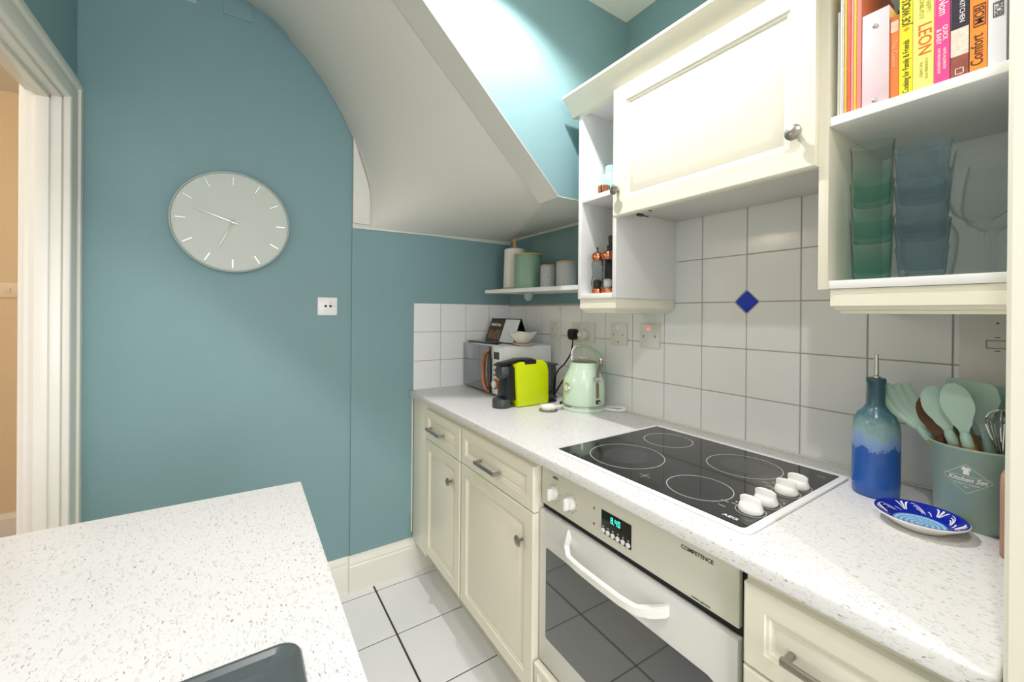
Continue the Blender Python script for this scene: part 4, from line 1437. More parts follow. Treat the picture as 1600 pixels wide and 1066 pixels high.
bpy.context.view_layer.update()
kc = obj('kettle_cable', MB().tube(smooth_path([(1.312, 1.245, 0.9465), (1.318, 1.215, 0.950), (1.325, 1.18, 0.956), (1.328, 1.155, 0.957), (1.320, 1.15, 0.952), (1.305, 1.165, 0.9475), (1.290, 1.195, 0.947), (1.282, 1.218, 0.9465)]), 0.0052, n=10), WPLAST)
tag(kc, 'white cable looped on the worktop beside the kettle base', 'cable')

# ================================================================ SHELF AND CANISTERS
sh = obj('wall_shelf', MB().prism([(1.958, 1.4545), (1.119, 1.4415), (1.119, 1.4595), (1.958, 1.4725)], 'x', 1.12, 1.3605, bev=0.0008, seg=1), WHITECAB)
tag(sh, 'white floating corner shelf holding the canisters', 'shelf')
def shz(y): return 1.4595 + (y - 1.119) / (1.958 - 1.119) * 0.013 + 0.0004
bk_ = obj('bracket', MB().lathe([(0, 0), (0.010, 0.001), (0.020, 0.014), (0.025, 0.035), (0.026, 0.041), (0, 0.041)], n=28), mat('grey_bracket', '#93a09c', 0.35, noise=0.03), sh)
bk_.location = (1.17, 1.62, 1.4075)
def canister(name, label, x, y, rad, h_, m_, lidm, lid_t=0.010, group=None, cat='canister', lip=0.003):
    t = thing(name, label, cat, (x, y, shz(y)), 0, group)
    mb = MB()
    mb.lathe([(0, 0), (rad - 0.003, 0), (rad, 0.003), (rad, h_ - 0.002), (rad - 0.001, h_), (0, h_)], n=48)
    obj('jar', mb, m_, t)
    mb = MB()
    mb.lathe([(0, h_ + 0.0003), (rad + lip - 0.001, h_ + 0.0003), (rad + lip, h_ + 0.002), (rad + lip, h_ + lid_t - 0.002), (rad + lip - 0.002, h_ + lid_t), (0, h_ + lid_t)], n=48)
    obj('lid', mb, lidm, t)
    return t
LIDM = mat('beech_lid', '#b39a78', 0.45, noise=0.12, nscale=60)
canister('green_canister', 'large sage green canister with a wooden lid on corner shelf', 1.225, 1.700, 0.070, 0.168, CANGREEN, mat('brass_wood_lid', '#b09a6a', 0.4, noise=0.1), 0.010)
canister('small_canister', 'small grey medallion-patterned canister on the corner shelf', 1.205, 1.510, 0.038, 0.098, MEDAL, LIDM, 0.009, lip=0.0)
canister('patterned_canister', 'grey lattice-patterned canister beside the open shelf unit', 1.210, 1.388, 0.046, 0.104, LATTICE, LIDM, 0.009, lip=0.0)
pt = thing('kitchen_roll_holder', 'white kitchen roll on a wooden stand at the end of shelf', 'kitchen roll', (1.255, 1.870, shz(1.87)))
obj('stand_base', MB().lathe([(0, 0), (0.066, 0), (0.067, 0.002), (0.067, 0.010), (0.064, 0.012), (0, 0.012)], n=40), WOOD, pt)
obj('paper_roll', MB().lathe([(0.020, 0.0122), (0.060, 0.0122), (0.0615, 0.016), (0.056, 0.222), (0.053, 0.225), (0.020, 0.225), (0.020, 0.0122)], n=48), mat('kitchen_paper', '#e4e3df', 0.85, noise=0.03, bump=0.3, bscale=260), pt)
obj('pole', MB().lathe([(0, 0.012), (0.010, 0.012), (0.010, 0.262), (0.0125, 0.268), (0.0125, 0.280), (0.008, 0.285), (0, 0.286)], n=20), WOOD, pt)

# ================================================================ LEFT UNIT CONTENTS
def mill(label, x, y, fillc):
    t = thing('pepper_mill', label, 'pepper mill', (x, y, 1.4175), 0, None)
    mb = MB().lathe([(0, 0), (0.019, 0), (0.020, 0.002), (0.020, 0.016), (0.018, 0.018), (0, 0.018)], n=32)
    obj('base_cap', mb, COPPER, t)
    mb = MB().lathe([(0, 0.0182), (0.018, 0.0182), (0.0215, 0.035), (0.0205, 0.048), (0.0165, 0.068), (0.018, 0.088), (0.0205, 0.104), (0.0200, 0.112), (0.017, 0.116), (0, 0.116)], n=36)
    obj('barrel', mb, MILLM, t)
    mb = MB().lathe([(0, 0.0190), (0.012, 0.0190), (0.0145, 0.032), (0.014, 0.046), (0.009, 0.050), (0, 0.051)], n=20)
    obj('peppercorns', mb, fillc, t)
    mb = MB().lathe([(0, 0.1163), (0.016, 0.1163), (0.0205, 0.124), (0.0215, 0.132), (0.019, 0.142), (0.010, 0.149), (0, 0.151)], n=32)
    obj('top_cap', mb, COPPER, t)
    mb = MB().lathe([(0, 0.150), (0.0022, 0.150), (0.0022, 0.160), (0.0035, 0.162), (0.0025, 0.166), (0, 0.166)], n=12)
    obj('nut', mb, BLACK, t)
    return t
mill('copper-capped clear pepper mill on the left, fully in view', 1.062, 1.052, mat('peppercorn_fill', '#3b332d', 0.8, noise=0.5, nscale=400))
mill('copper-capped clear mill half hidden behind the unit side', 1.062, 1.003, mat('salt_fill', '#d8d4cf', 0.8, noise=0.1, nscale=400))
bb = thing('black_bottle', 'tall black bottle behind the pepper mills', 'bottle', (1.125, 1.040, 1.4175))
obj('glass_body', MB().lathe([(0, 0), (0.026, 0), (0.027, 0.003), (0.027, 0.130), (0.020, 0.150), (0.013, 0.165), (0.013, 0.19), (0, 0.19)], n=32), BLACK, bb)
obj('cap', MB().lathe([(0, 0.1902), (0.0145, 0.1902), (0.0145, 0.212), (0, 0.214)], n=24), BLACK, bb)
ct = thing('copper_cup', 'small ribbed copper cup on the upper shelf of narrow unit', 'cup', (1.085, 1.046, 1.7635))
obj('cup_body', MB().lathe([(0, 0), (0.019, 0), (0.021, 0.038), (0.0205, 0.040), (0.019, 0.038), (0.017, 0.004), (0, 0.004)], n=64, flute=lambda a, z: 0.03 * math.sin(16 * a)), COPPER, ct)
tj = thing('turquoise_jar', 'pale turquoise jar behind the copper cup on upper shelf', 'jar', (1.135, 1.060, 1.7635))
obj('jar_body', MB().lathe([(0, 0), (0.030, 0), (0.032, 0.004), (0.032, 0.085), (0.026, 0.095), (0, 0.096)], n=32), mat('turquoise_glaze', '#a8d6cf', 0.3, noise=0.05), tj)
obj('lid', MB().lathe([(0, 0.0962), (0.020, 0.0962), (0.020, 0.125), (0.006, 0.13), (0, 0.13)], n=24), MATS['turquoise_glaze'], tj)
gj = thing('glass_jar', 'clear glass jar rim peeking over the cornice', 'jar', (1.075, 1.075, 2.1185))
obj('jar_body', MB().lathe([(0, 0), (0.024, 0), (0.026, 0.004), (0.026, 0.048), (0.0255, 0.05), (0.024, 0.048), (0.0235, 0.006), (0, 0.005)], n=32), CLEAR, gj)

# ================================================================ RIGHT UNIT CONTENTS
ZB = 1.4184
def green_glass(i):
    labels = ['pale green tumbler at the bottom of the green stack', 'pale green tumbler in the middle of the green stack', 'pale green tumbler on top of the green stack']
    t = thing('tumbler', labels[i], 'glass', (1.067, 0.2915, ZB + i * 0.0755), R(20 * i), 'green tumblers stacked in the open unit')
    mb = MB()
    pr = [(0, 0), (0.0265, 0), (0.0285, 0.002), (0.0300, 0.010), (0.0345, 0.120), (0.0350, 0.1235), (0.0343, 0.1245), (0.0335, 0.1235), (0.0328, 0.112), (0.0283, 0.016), (0.024, 0.0115), (0, 0.010)]
    def fl_(a, z):
        return 0.018 * math.cos(10 * a) * max(0, 1 - z / 0.03) if z < 0.03 else 0
    mb.lathe(pr, n=60, flute=fl_)
    obj('glass_body', mb, GREENGL, t, smooth=60)
for i in range(3):
    green_glass(i)
def blue_glass(i):
    labels = ['blue-grey ribbed tumbler at the bottom of the blue stack', 'blue-grey ribbed tumbler in the middle of the blue stack', 'blue-grey ribbed tumbler on top of the blue stack']
    t = thing('ribbed_tumbler', labels[i], 'glass', (1.052, 0.2150, ZB + i * 0.0690), R(7 * i), 'blue tumblers stacked in the open unit')
    mb = MB()
    pr = [(0, 0), (0.0270, 0), (0.0295, 0.002), (0.0305, 0.008), (0.0315, 0.020), (0.0325, 0.033), (0.0335, 0.045), (0.0345, 0.052), (0.0350, 0.060), (0.0385, 0.100), (0.0390, 0.1035), (0.0382, 0.1045), (0.0374, 0.1035), (0.0340, 0.060), (0.0290, 0.012), (0.024, 0.009), (0, 0.008)]
    def fl_(a, z):
        return 0.045 * abs(math.cos(9 * a)) if 0.004 < z < 0.055 else 0
    t_ = mb.lathe(pr, n=120, flute=lambda a, z: fl_(a, z))
    obj('glass_body', mb, BLUEGL, t, smooth=60)
for i in range(3):
    blue_glass(i)
def wine(label, x, y, flip=False):
    t = thing('wine_glass', label, 'glass', (x, y, ZB), 0)
    pr = [(0, 0), (0.034, 0), (0.0345, 0.0015), (0.012, 0.004), (0.0045, 0.010), (0.0038, 0.020), (0.0038, 0.082), (0.0060, 0.090), (0.018, 0.097), (0.034, 0.110), (0.0425, 0.130), (0.0435, 0.145),
          (0.0400, 0.185), (0.0335, 0.225), (0.0328, 0.2255), (0.0322, 0.225), (0.0388, 0.185), (0.0420, 0.145), (0.0410, 0.131), (0.033, 0.112), (0.018, 0.100), (0, 0.096)]
    if flip:
        pr = [(a, 0.2258 - b) for a, b in pr]
    obj('glass_body', MB().lathe(pr, n=48), CLEAR, t, smooth=60)
wine('clear wine glass standing upright by the right side of the unit', 1.085, 0.1455)
wine('clear wine glass upside down behind the blue tumblers', 1.190, 0.232, True)
wine('clear wine glass upright, deepest in the unit on the right', 1.215, 0.148)

# ---- books on the upper shelf
ZK = 1.7565
def book(label, y1, y0, h_, d_, cover, x=1.026, cat='book', name='cookbook', pages=True, tilt=0.0):
    t = thing(name, label, cat, (x, y0, ZK), 0)
    w_ = y1 - y0
    m_ = cover
    mb = MB()
    mb.box(0, 0.0022, 0, w_, 0, h_, bev=min(0.0009, w_ * 0.2))
    mb.box(0.002, d_, 0, min(0.0016, w_ * 0.2), 0, h_)
    mb.box(0.002, d_, w_ - min(0.0016, w_ * 0.2), w_, 0, h_)
    obj('cover', mb, m_, t, smooth=0)
    e = min(0.0017, w_ * 0.21)
    obj('pages', MB().box(0.0023, d_ - 0.004, e, w_ - e, 0.003, h_ - 0.003), PAPER, t, smooth=0)
    return t
def spine_text(t, body, size, yc, z, m_, sx=1.0, top_right=False, offset=0.0):
    """lettering reading bottom to top: right = up; up = +y"""
    rt, up = ((0, 0, -1), (0, -1, 0)) if not top_right else ((0, 0, 1), (0, 1, 0))
    return text('spine_lettering', body, size, (-0.0003, yc, z), rt, up, m_, t, sx=sx, offset=offset)
bk = [
    ('thin white booklet at the far left of the cookbooks', 0.3375, 0.3335, 0.215, mat('bk_white', '#e8e8e2', 0.5, noise=0.04)),
    ('thin white magazine second from the left of the row', 0.3328, 0.3295, 0.238, MATS['bk_white']),
    ('thin white and grey magazine beside the yellow spines', 0.3290, 0.3265, 0.236, mat('bk_grey', '#c9c9c6', 0.5, noise=0.2, nscale=90)),
    ('thin mustard yellow magazine in the left bundle', 0.3258, 0.3215, 0.29, mat('bk_mustard', '#d6b23e', 0.5, noise=0.3, nscale=90)),
    ('thin orange-red magazine in the left bundle', 0.3210, 0.3150, 0.29, mat('bk_red', '#d9604c', 0.5, noise=0.25, nscale=40)),
    ('thin pink magazine between the orange-red and gold ones', 0.3145, 0.3110, 0.29, mat('bk_pink1', '#e59a92', 0.5, noise=0.1, nscale=40)),
    ('thin gold magazine with tiny dark print on spine', 0.3105, 0.3060, 0.29, mat('bk_gold', '#e3b93c', 0.5, noise=0.2, nscale=90)),
    ('thin coral pink magazine next to the pink file box', 0.3055, 0.2985, 0.29, mat('bk_coral', '#e5877f', 0.5, noise=0.15, nscale=30)),
]
for lb, y1, y0, hh, m_ in bk:
    book(lb, y1, y0, hh, 0.20, m_, name='magazine', cat='magazine')
pf = thing('file_box', 'pale pink file box with metal rivets among the cookbooks', 'file box', (1.024, 0.2560, ZK))
obj('box_body', MB().box(0, 0.19, 0, 0.0405, 0, 0.181, bev=0.0008), mat('pale_pink_card', '#dfcad0', 0.6, noise=0.03), pf)
for zz in (0.152, 0.008):
    k_ = obj('rivet', MB().lathe([(0, 0), (0.004, 0), (0.0038, 0.0012), (0.002, 0.0022), (0, 0.0024)], n=18, mtx=q90), CHROME, pf)
    k_.location = (0, 0.021, zz)
gb = book('teal book with white lettering behind the pink file box', 0.290, 0.262, 0.27, 0.10, mat('bk_teal', '#1f7a72', 0.5, noise=0.2), x=1.216)
t = book('short orange cookbook with faint lettering right of the pink file box', 0.2553, 0.2425, 0.156, 0.20, mat('bk_orange1', '#e8783a', 0.45, noise=0.1, nscale=20))
spine_text(t, 'Moroccan Cuisine'[:0] + 'Thai Cuisine', 0.010, 0.0064, 0.085, mat('peach_print', '#f4b48c', 0.5, noise=0.02), top_right=False)
obj('spine_picture', MB().box(-0.0004, 0.0002, 0.001, 0.0118, 0.125, 0.146), mat('bk_pic1', '#d9b9a0', 0.5, noise=0.4, nscale=90), t, smooth=0)
obj('spine_band', MB().box(-0.0004, 0.0002, 0.001, 0.0118, 0.147, 0.155), mat('bk_brown', '#b5652a', 0.5, noise=0.3, nscale=60), t, smooth=0)
t = book('bright yellow cookbook with black JOE WICKS lettering', 0.2420, 0.2238, 0.30, 0.20, mat('bk_yellow', '#f3e32c', 0.4, noise=0.03))
spine_text(t, 'JOE WICKS', 0.0165, 0.0085, 0.152, PRINTB, sx=0.60, offset=0.0001, top_right=True)
spine_text(t, 'Cooking for Family & Friends', 0.0125, 0.0085, 0.052, PRINTB, sx=0.66, top_right=True, offset=0.0)
text('spine_star', '*', 0.02, (-0.0003, 0.0085, 0.1170), (0, 1, 0), (0, 0, 1), mat('orange_print', '#d9632a', 0.5, noise=0.02), t)
t = book('pale yellow cookbook with orange LEON lettering', 0.2232, 0.1960, 0.185, 0.21, mat('bk_paleyellow', '#ece77c', 0.4, noise=0.04))
spine_text(t, 'LEON', 0.0245, 0.0125, 0.090, MATS['orange_print'], sx=0.90, offset=0.0002)
spine_text(t, 'HAPPY', 0.0085, 0.0075, 0.148, mat('olive_print', '#a8ae4c', 0.5, noise=0.02))
spine_text(t, 'ONE-POT', 0.0085, 0.0165, 0.146, MATS['olive_print'])
spine_text(t, 'HENRY & DIMBLEBY'[:0] + 'COOKING FOR', 0.0055, 0.0095, 0.036, MATS['olive_print'])
spine_text(t, 'THE FAMILY', 0.0055, 0.0165, 0.036, MATS['olive_print'])
t = book('hot pink cookbook with QUICK & EASY lettering', 0.1955, 0.1760, 0.30, 0.21, mat('bk_pink', '#e8478c', 0.4, noise=0.04))
spine_text(t, 'Pinch of Nom', 0.0165, 0.0090, 0.158, PRINTW, sx=0.85, offset=0.0)
spine_text(t, 'QUICK', 0.0085, 0.0060, 0.087, PRINTW, offset=0.0)
spine_text(t, '& EASY', 0.0085, 0.0140, 0.083, PRINTW, offset=0.0)
spine_text(t, 'KATE ALLINSON', 0.0052, 0.0065, 0.042, PRINTW, sx=0.95)
spine_text(t, 'KAY FEATHERSTONE', 0.0052, 0.0135, 0.040, PRINTW, sx=0.9)
t = book('cookbook with a food photograph on its dark spine', 0.1755, 0.1535, 0.30, 0.20, mat('bk_dark', '#2e2530', 0.4, noise=0.3, nscale=50))
obj('spine_picture', MB().box(-0.0004, 0.0002, 0.0005, 0.0215, 0.0375, 0.0840), mat('bk_loaf', '#d9cbbd', 0.5, noise=0.35, nscale=120), t, smooth=0)
obj('spine_picture', MB().box(-0.0004, 0.0002, 0.0005, 0.0215, 0.0005, 0.0373), mat('bk_meat', '#8c4a3c', 0.5, noise=0.5, nscale=100), t, smooth=0)
spine_text(t, 'NIGELLA'[:0] + 'KITCHEN', 0.0090, 0.0085, 0.112, PRINTW)
sb = MB()
for a, b_, c_, d_ in ((0.006, 0.016, 0.0055, 0.0063), (0.006, 0.016, 0.0150, 0.0158), (0.006, 0.0068, 0.0055, 0.0158), (0.0152, 0.016, 0.0055, 0.0158)):
    sb.box(-0.0009, -0.0004, a, b_, c_, d_)
obj('spine_emblem', sb, PRINTW, t, smooth=0)
t = book('orange cookbook reading Comfort MOB on its spine', 0.1530, 0.1330, 0.30, 0.21, mat('bk_orange', '#e8892c', 0.4, noise=0.06))
spine_text(t, 'Comfort', 0.0200, 0.0110, 0.036, mat('maroon_print', '#4a1f14', 0.5, noise=0.02), sx=0.72, top_right=True, offset=0.0001)
spine_text(t, 'MOB', 0.0150, 0.0085, 0.093, MATS['maroon_print'], sx=0.9, top_right=True, offset=0.0001)
fb = MB()
ya_, yb_, za_, zb_ = 0.0022, 0.0158, 0.075, 0.111
for q in ((ya_, yb_, za_, za_ + 0.0012), (ya_, yb_, zb_ - 0.0012, zb_), (ya_, ya_ + 0.0008, za_, zb_), (yb_ - 0.0008, yb_, za_, zb_)):
    fb.box(-0.0009, -0.0002, *q)
obj('spine_frame', fb, MATS['maroon_print'], t, smooth=0)
t = book('white cookbook reading SPEEDY MOB at the right end', 0.1325, 0.1125, 0.30, 0.21, mat('bk_grey_white', '#d9dcdf', 0.4, noise=0.02))
spine_text(t, 'SPEEDY', 0.0120, 0.0090, 0.123, PRINTB, sx=0.85)
spine_text(t, 'MOB', 0.0110, 0.0090, 0.091, PRINTB, sx=0.9)
fb = MB()
ya_, yb_, za_, zb_ = 0.0035, 0.0145, 0.079, 0.103
for q in ((ya_, yb_, za_, za_ + 0.0009), (ya_, yb_, zb_ - 0.0009, zb_), (ya_, ya_ + 0.0007, za_, zb_), (yb_ - 0.0007, yb_, za_, zb_)):
    fb.box(-0.0009, -0.0002, *q)
obj('spine_frame', fb, PRINTB, t, smooth=0)
book('dark grey slim book against the right side panel', 0.1122, 0.1085, 0.30, 0.21, mat('bk_slate', '#5d6068', 0.5, noise=0.05))

# ================================================================ COUNTER ITEMS, RIGHT
ob = thing('oil_bottle', 'blue drip-glazed oil bottle with steel pourer by the utensil pot', 'bottle', (1.212, 0.320, 0.9405))
mb = MB().lathe([(0, 0), (0.038, 0), (0.0415, 0.004), (0.0425, 0.030), (0.0425, 0.145), (0.0405, 0.165), (0.033, 0.183), (0.022, 0.195), (0.0165, 0.206), (0.0155, 0.225), (0.0155, 0.250), (0.0175, 0.254), (0.0180, 0.260), (0.016, 0.2645), (0, 0.265)], n=56)
obj('body', mb, BOTTLE, ob, smooth=60)
mb = MB().lathe([(0, 0.2652), (0.0085, 0.2652), (0.0085, 0.268), (0.0045, 0.270), (0.0042, 0.318), (0.0030, 0.318), (0.0030, 0.300), (0, 0.300)], n=20)
obj('pourer', mb, CHROME, ob)

pl = thing('small_plate', 'small cobalt blue plate with white flourishes and pale blue centre', 'plate', (1.096, 0.223, 0.9405))
PR = 0.0665
mb = MB().lathe([(0, 0), (0.036, 0), (0.040, 0.003), (0.058, 0.016), (PR, 0.022), (PR + 0.0008, 0.0235), (PR - 0.0005, 0.0245)], n=64)
obj('underside', mb, MATS['white_porcelain'], pl, smooth=60)
mb = MB().lathe([(PR - 0.0005, 0.0245), (PR - 0.003, 0.0245), (0.060, 0.0205), (0.0405, 0.0085), (0.038, 0.0075)], n=64)
obj('rim_glaze', mb, mat('cobalt_plate_glaze', '#10239a', 0.12, noise=0.15, nscale=30), pl, smooth=60)
mb = MB().lathe([(0.038, 0.0075), (0.030, 0.0055), (0, 0.0050)], n=48)
obj('centre_glaze', mb, PLATEC, pl, smooth=60)
# painted flourishes: thin strokes following the rim cone
mb = MB()
def rimpt(rad, a):
    z = 0.0085 + (rad - 0.0405) / (0.060 - 0.0405) * 0.012 + 0.0004
    return (rad * math.cos(a), rad * math.sin(a), z)
for kq in range(6):
    a0 = kq * PI / 3
    for (r0, r1, da0, da1, wd) in ((0.043, 0.061, 0.0, 0.42, 0.0008), (0.045, 0.056, 0.05, 0.36, 0.0012), (0.044, 0.051, 0.10, 0.30, 0.0011), (0.046, 0.062, 0.62, 0.50, 0.0016), (0.046, 0.062, 0.66, 0.66, 0.0018), (0.046, 0.062, 0.70, 0.82, 0.0016), (0.043, 0.050, 0.85, 1.0, 0.0012)):
        pts = []
        for s in range(7):
            q_ = s / 6
            rad = r0 + (r1 - r0) * math.sin(q_ * PI / 2)
            pts.append(rimpt(rad, a0 + da0 + (da1 - da0) * q_))
        mb.tube(pts, wd, n=6, sx=1, sy=0.35, rads=[wd * (0.5 + 0.8 * s / 6) for s in range(7)])
obj('painted_flourishes', mb, PRINTW, pl)

up = thing('utensil_pot', 'sage green tin utensil pot printed Kitchen Set', 'pot', (1.212, 0.163, 0.9405), 0)
mb = MB().lathe([(0, 0), (0.0595, 0), (0.0605, 0.002), (0.0690, 0.150), (0.0712, 0.1515), (0.0715, 0.154), (0.0700, 0.1560), (0.0678, 0.1545), (0.0672, 0.148), (0.0590, 0.006), (0, 0.005)], n=72)
pot = obj('pot_body', mb, SAGED, up, smooth=60)
# printed badge curved on the pot: small flat pieces mapped on cone
DECAL = mat('pot_print', '#c6d6cc', 0.5, noise=0.03)
def map_on_pot(me, a_c, zc):
    for v in me.vertices:
        uu, vv = v.co.x, v.co.y
        z = zc + vv
        rad = 0.0605 + (z - 0.002) / 0.148 * 0.0085 + 0.0004 + v.co.z
        a = a_c + uu / rad
        v.co = Vector((rad * math.cos(a), rad * math.sin(a), z))
def pot_print(mb, m_, name, a_c=R(174), zc=0.098):
    o = obj(name, mb, m_, pot, smooth=0)
    map_on_pot(o.data, a_c, zc)
    return o
def seg(mb, p, q, w_=0.0005, n_=8):
    P_, Q_ = Vector((p[0], p[1], 0)), Vector((q[0], q[1], 0))
    d = (Q_ - P_).normalized(); s = Vector((-d.y, d.x, 0)) * w_
    for i in range(n_):
        a, b_ = P_.lerp(Q_, i / n_), P_.lerp(Q_, (i + 1) / n_)
        mb.quad(a + s, a - s, b_ - s, b_ + s)
mb = MB()
A = 0.034; Bv = 0.028
# the mapped u runs with increasing angle; from the camera increasing angle is to the right at the pot front
seg(mb, (-A, 0), (0, Bv)); seg(mb, (0, Bv), (A, 0)); seg(mb, (A, 0), (0, -Bv)); seg(mb, (0, -Bv), (-A, 0))
seg(mb, (-A, 0.0055), (A, 0.0055), 0.0004)
pot_print(mb, DECAL, 'badge_outline')
def pot_text(body, size, u_, v_, sx=1.0, shear=0.0, m_=PRINTW, off=0.0002):
    o = text('lettering', body, size, (0, 0, 0), (1, 0, 0), (0, 1, 0), m_, pot, sx=sx, shear=shear, offset=off)
    for v in o.data.vertices:
        v.co.x += u_; v.co.y += v_; v.co.z = max(0, v.co.z)
    map_on_pot(o.data, R(174), 0.098)
pot_text('Kitchen Set', 0.0118, 0.0, -0.001, 0.95, 0.35, PRINTW, 0.00025)
pot_text('QUALITY TOOLS', 0.0042, 0.0, -0.010, 1.1, 0, DECAL)
pot_text('EST', 0.0035, 0.0, -0.0155, 1.1, 0, DECAL)
mb = MB()
for a, b_, c_, d_ in ((-0.004, 0.004, 0.0085, 0.0150), (-0.0062, 0.0062, 0.0165, 0.0205), (-0.0045, -0.0005, 0.0200, 0.0230), (0.0005, 0.0045, 0.0200, 0.0225), (-0.0032, 0.0032, 0.0150, 0.0166)):
    mb.quad((a, c_, 0), (b_, c_, 0), (b_, d_, 0), (a, d_, 0))
pot_print(mb, PRINTW, 'chef_hat_mark')

# utensils
PX, PY, PZ = 1.212, 0.163, 0.9405
def V(*a): return Vector(a)
def flat_blade(outline, thick, m4, curve=None):
    """outline in (u,v) local; u width, v length; extruded along w"""
    t = bmesh.new()
    vs0 = [t.verts.new((p[0], -thick / 2, p[1])) for p in outline]
    vs1 = [t.verts.new((p[0], thick / 2, p[1])) for p in outline]
    n_ = len(outline)
    t.faces.new(vs0); t.faces.new(vs1[::-1])
    for i in range(n_):
        t.faces.new((vs0[i], vs1[i], vs1[(i + 1) % n_], vs0[(i + 1) % n_]))
    bmesh.ops.recalc_face_normals(t, faces=t.faces)
    return t
def frame_mtx(base, tip, face):
    """local z along base->tip, local -y towards face direction"""
    z = (tip - base).normalized()
    y = (-face).normalized()
    y = (y - z * y.dot(z)).normalized()
    x = y.cross(z).normalized()
    m_ = Matrix((x, y, z)).transposed().to_4x4()
    m_.translation = base
    return m_
CAMV = V(-1.0, -0.12, 0.12)
def utensil(name, label, base, tip, L_handle, head, hm=SAGE, handle_m=WOOD, hr=0.0085, face=CAMV, collar=0.028, roll=0):
    """base: bottom of the handle inside pot; tip: direction point; head(mb) builds head geometry from z=0 upward"""
    base = V(*base); tip = V(*tip)
    t = thing(name, label, 'utensil', base)
    m4 = frame_mtx(V(0, 0, 0), tip - base, face) @ Matrix.Rotation(R(roll), 4, 'Z')
    mb = MB()
    q_ = bmesh.new()
    mb.lathe([(0, 0), (hr * 0.7, 0.0), (hr, 0.01), (hr, L_handle - 0.004), (hr * 0.95, L_handle), (0, L_handle)], n=16, mtx=m4)
    obj('handle', mb, handle_m, t)
    mb = MB()
    if collar:
        mb.lathe([(0, L_handle + 0.0002), (hr * 1.02, L_handle + 0.0002), (hr * 1.0, L_handle + collar * 0.6), (hr * 0.7, L_handle + collar), (0, L_handle + collar)], n=16, mtx=m4)
    hb_ = MB()
    head(hb_)
    me = bpy.data.meshes.new('t'); hb_.bm.to_mesh(me)
    t2 = bmesh.new(); t2.from_mesh(me); hb_.bm.free()
    mb.join(t2, m4 @ Matrix.Translation((0, 0, L_handle + collar * 0.8)))
    obj('head', mb, hm, t, smooth=40)
    q_.free()
    return t
def spoon_head(w_, l_, dish=0.35, thick=0.0035):
    def fn(mb):
        rings = []
        N = 10
        t = bmesh.new()
        rows = []
        for i in range(N + 1):
            s = i / N
            if s < 0.22:
                hw = 0.006 + (w_ / 2 - 0.006) * (s / 0.22) ** 2 * 0.5
            else:
                q = (s - 0.22) / 0.78
                hw = (w_ / 2) * (0.5 + 0.5 * math.sin(min(1, q / 0.45) * PI / 2)) if q < 0.45 else (w_ / 2) * math.sqrt(max(0.0, 1 - ((q - 0.45) / 0.57) ** 2))
            dz = s * l_
            row = []
            for k_ in range(7):
                c_ = -1 + 2 * k_ / 6
                depth = (1 - c_ * c_) * dish * hw * math.sin(PI * min(1, max(0, (s - 0.12) / 0.88)))
                row.append((c_ * hw, depth, dz))
            rows.append(row)
        for side in (0, 1):
            vv = [[t.verts.new((p[0], p[1] + (thick if side else 0), p[2])) for p in row] for row in rows]
            for a_, b_ in zip(vv, vv[1:]):
                for k_ in range(6):
                    t.faces.new((a_[k_], a_[k_ + 1], b_[k_ + 1], b_[k_]))
            if side == 0: v0 = vv
            else: v1 = vv
        for i in range(N):
            t.faces.new((v0[i][0], v0[i + 1][0], v1[i + 1][0], v1[i][0]))
            t.faces.new((v0[i][6], v1[i][6], v1[i + 1][6], v0[i + 1][6]))
        t.faces.new([v0[0][k_] for k_ in range(7)] + [v1[0][k_] for k_ in range(6, -1, -1)])
        t.faces.new([v0[N][k_] for k_ in range(6, -1, -1)] + [v1[N][k_] for k_ in range(7)])
        bmesh.ops.recalc_face_normals(t, faces=t.faces)
        mb.join(t)
    return fn
def spatula_head(w_, l_, skew=0.0, thick=0.004, slots=0, curve=0.0, neck=0.0):
    def fn(mb):
        n0 = neck
        out = [(-0.0065, 0), (-0.0065, n0), (-w_ / 2 * 0.75, n0 + 0.022), (-w_ / 2, n0 + 0.040), (-w_ / 2, l_ - 0.012), (-w_ / 2 + 0.008, l_ - 0.002 + skew * 0), (0, l_ + skew * 0.5), (w_ / 2 - 0.006, l_ + skew), (w_ / 2, l_ - 0.010 + skew), (w_ / 2, n0 + 0.040), (w_ / 2 * 0.75, n0 + 0.022), (0.0065, n0)]
        out.append((0.0065, 0))
        t = flat_blade(out, thick, None)
        bmesh.ops.bevel(t, geom=t.edges[:], offset=thick * 0.3, segments=1, affect='EDGES')
        mb.join(t)
    return fn
def turner_head(w_, l_, tines=4):
    """slotted turner: separate curved tines joined at the neck"""
    def fn(mb):
        for i in range(tines):
            u0 = -w_ / 2 + w_ * i / (tines - 1) if tines > 1 else 0
            pts = []
            for s in range(9):
                q = s / 8
                pts.append((u0 * (0.15 + 0.85 * min(1, q * 1.8)) * (1 if q < 0.6 else 1), 0.030 * q * q, q * (l_ - abs(i - 1) * 0.006)))
            mb.tube(pts, 0.007, n=8, sx=1.0, sy=0.35, up=(0, 1, 0), rads=[0.0055 + 0.0035 * math.sin(min(1, s / 5) * PI / 2) * (1 if s < 8 else 0.8) for s in range(9)])
    return fn
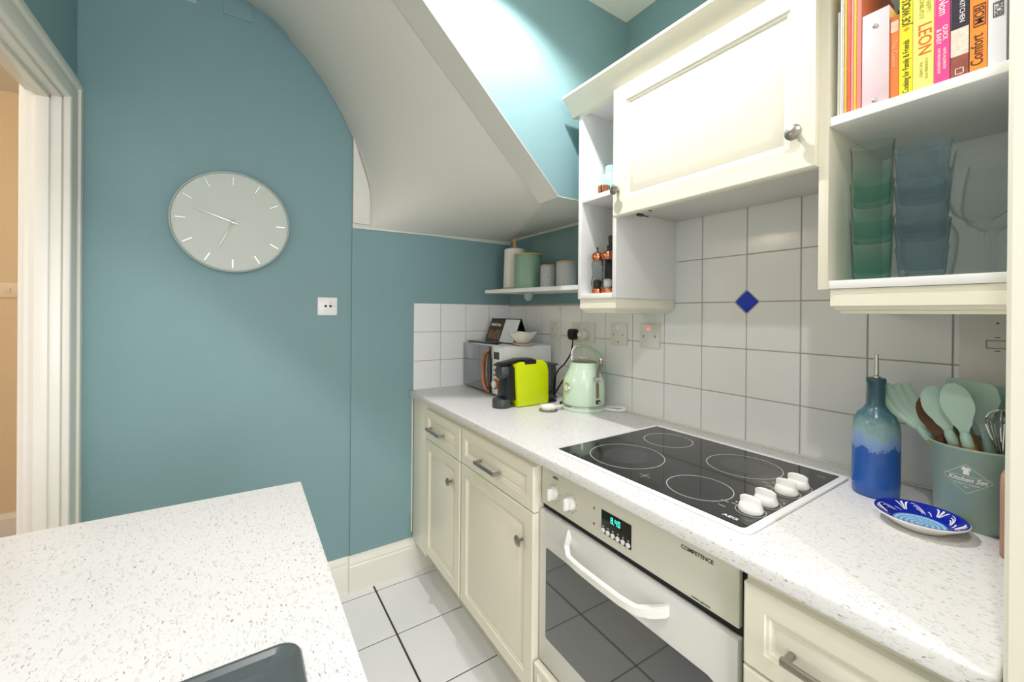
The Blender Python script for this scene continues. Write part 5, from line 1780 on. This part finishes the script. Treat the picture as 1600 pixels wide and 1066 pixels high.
# positions measured inside the pot (z from the pot's floor)
zb_ = PZ + 0.012
utensil('slotted_turner', 'sage slotted turner with spread tines leaning left out of the pot', (1.235, 0.145, zb_), (1.200, 0.271, zb_ + 0.195), 0.164, turner_head(0.046, 0.100), roll=-14)
utensil('wooden_spoon', 'dark wooden spoon at the front left of the utensil pot', (1.205, 0.166, zb_), (1.172, 0.224, zb_ + 0.190), 0.146, spoon_head(0.036, 0.084), hm=DWOOD, handle_m=mat('brown_wood', '#a0663c', 0.45, noise=0.2, nscale=50), collar=0.012, hr=0.0075)
utensil('serving_spoon', 'sage silicone spoon facing left at the front of the pot', (1.190, 0.150, zb_), (1.166, 0.204, zb_ + 0.190), 0.150, spoon_head(0.047, 0.092, 0.15))
utensil('spoon_spatula', 'sage spoon-spatula with pointed tip in the middle of the pot', (1.168, 0.142, zb_), (1.158, 0.178, zb_ + 0.190), 0.148, spoon_head(0.046, 0.098, -0.12))
utensil('wide_spatula', 'wide angled sage turner with a long flat blade behind the spoons', (1.196, 0.117, zb_), (1.200, 0.161, zb_ + 0.200), 0.128, spatula_head(0.068, 0.128, -0.020, neck=0.035), collar=0.036)
utensil('olive_tongs', 'olive green narrow tool tip at the back left of the pot', (1.252, 0.152, zb_), (1.257, 0.222, zb_ + 0.200), 0.150, spoon_head(0.016, 0.080, 0.1), hm=mat('olive_silicone', '#7d8f6c', 0.5, noise=0.05))
utensil('ladle', 'sage ladle rim at the back left of the utensil pot', (1.248, 0.134, zb_), (1.240, 0.198, zb_ + 0.210), 0.160, spoon_head(0.060, 0.070, 0.35))
utensil('broad_turner', 'broad sage turner blade at the back right of the pot', (1.245, 0.128, zb_), (1.258, 0.131, zb_ + 0.210), 0.150, spatula_head(0.090, 0.085, 0.0, neck=0.008))
utensil('green_spatula', 'dark green spatula blade at the right rim of the pot', (1.218, 0.114, zb_), (1.217, 0.107, zb_ + 0.20), 0.150, spatula_head(0.040, 0.085, 0.006, neck=0.01), hm=mat('bottle_green_silicone', '#4b6a5c', 0.5, noise=0.05))
# whisk
wh = thing('whisk', 'balloon whisk with clear wires at the right of the pot', 'utensil', (1.180, 0.130, zb_))
mb = MB().cyl((0, 0, 0), (0.0, 0.0, 0.125), 0.006, n=14)
obj('handle', mb, BLACK, wh)
mb = MB()
for kq in range(5):
    a = PI * kq / 5
    pts = []
    for s in range(15):
        q = s / 14
        rad = 0.020 * math.sin(PI * q) ** 0.8 if 0 < q < 1 else 0
        sgn = -1 if q < 0.5 else 1
        ang = -PI / 2 + 2 * PI * q * 0
        th_ = 2 * PI * (q)
        rr_ = 0.021 * math.sin(th_ / 2 * 1.0)
        w0 = math.sin(PI * 2 * q)
        pts.append((0.021 * w0 * math.cos(a), 0.021 * w0 * math.sin(a), 0.125 + 0.095 * math.sin(PI * q) ** 0.75))
    mb.tube(pts, 0.0011, n=6)
obj('wires', mb, CHROME, wh)

cbd = thing('wooden_board', 'small rounded pink-brown wooden board beside the tall cabinet end', 'board', (1.070, 0.1020, 0.9405))
obj('board', MB().prism([(0, 0), (0.062, 0), (0.062, 0.130), (0.054, 0.142), (0.016, 0.142), (0.004, 0.136), (0, 0.122)], 'y', 0.0, 0.0185, bev=0.004, seg=2), TERRA, cbd)
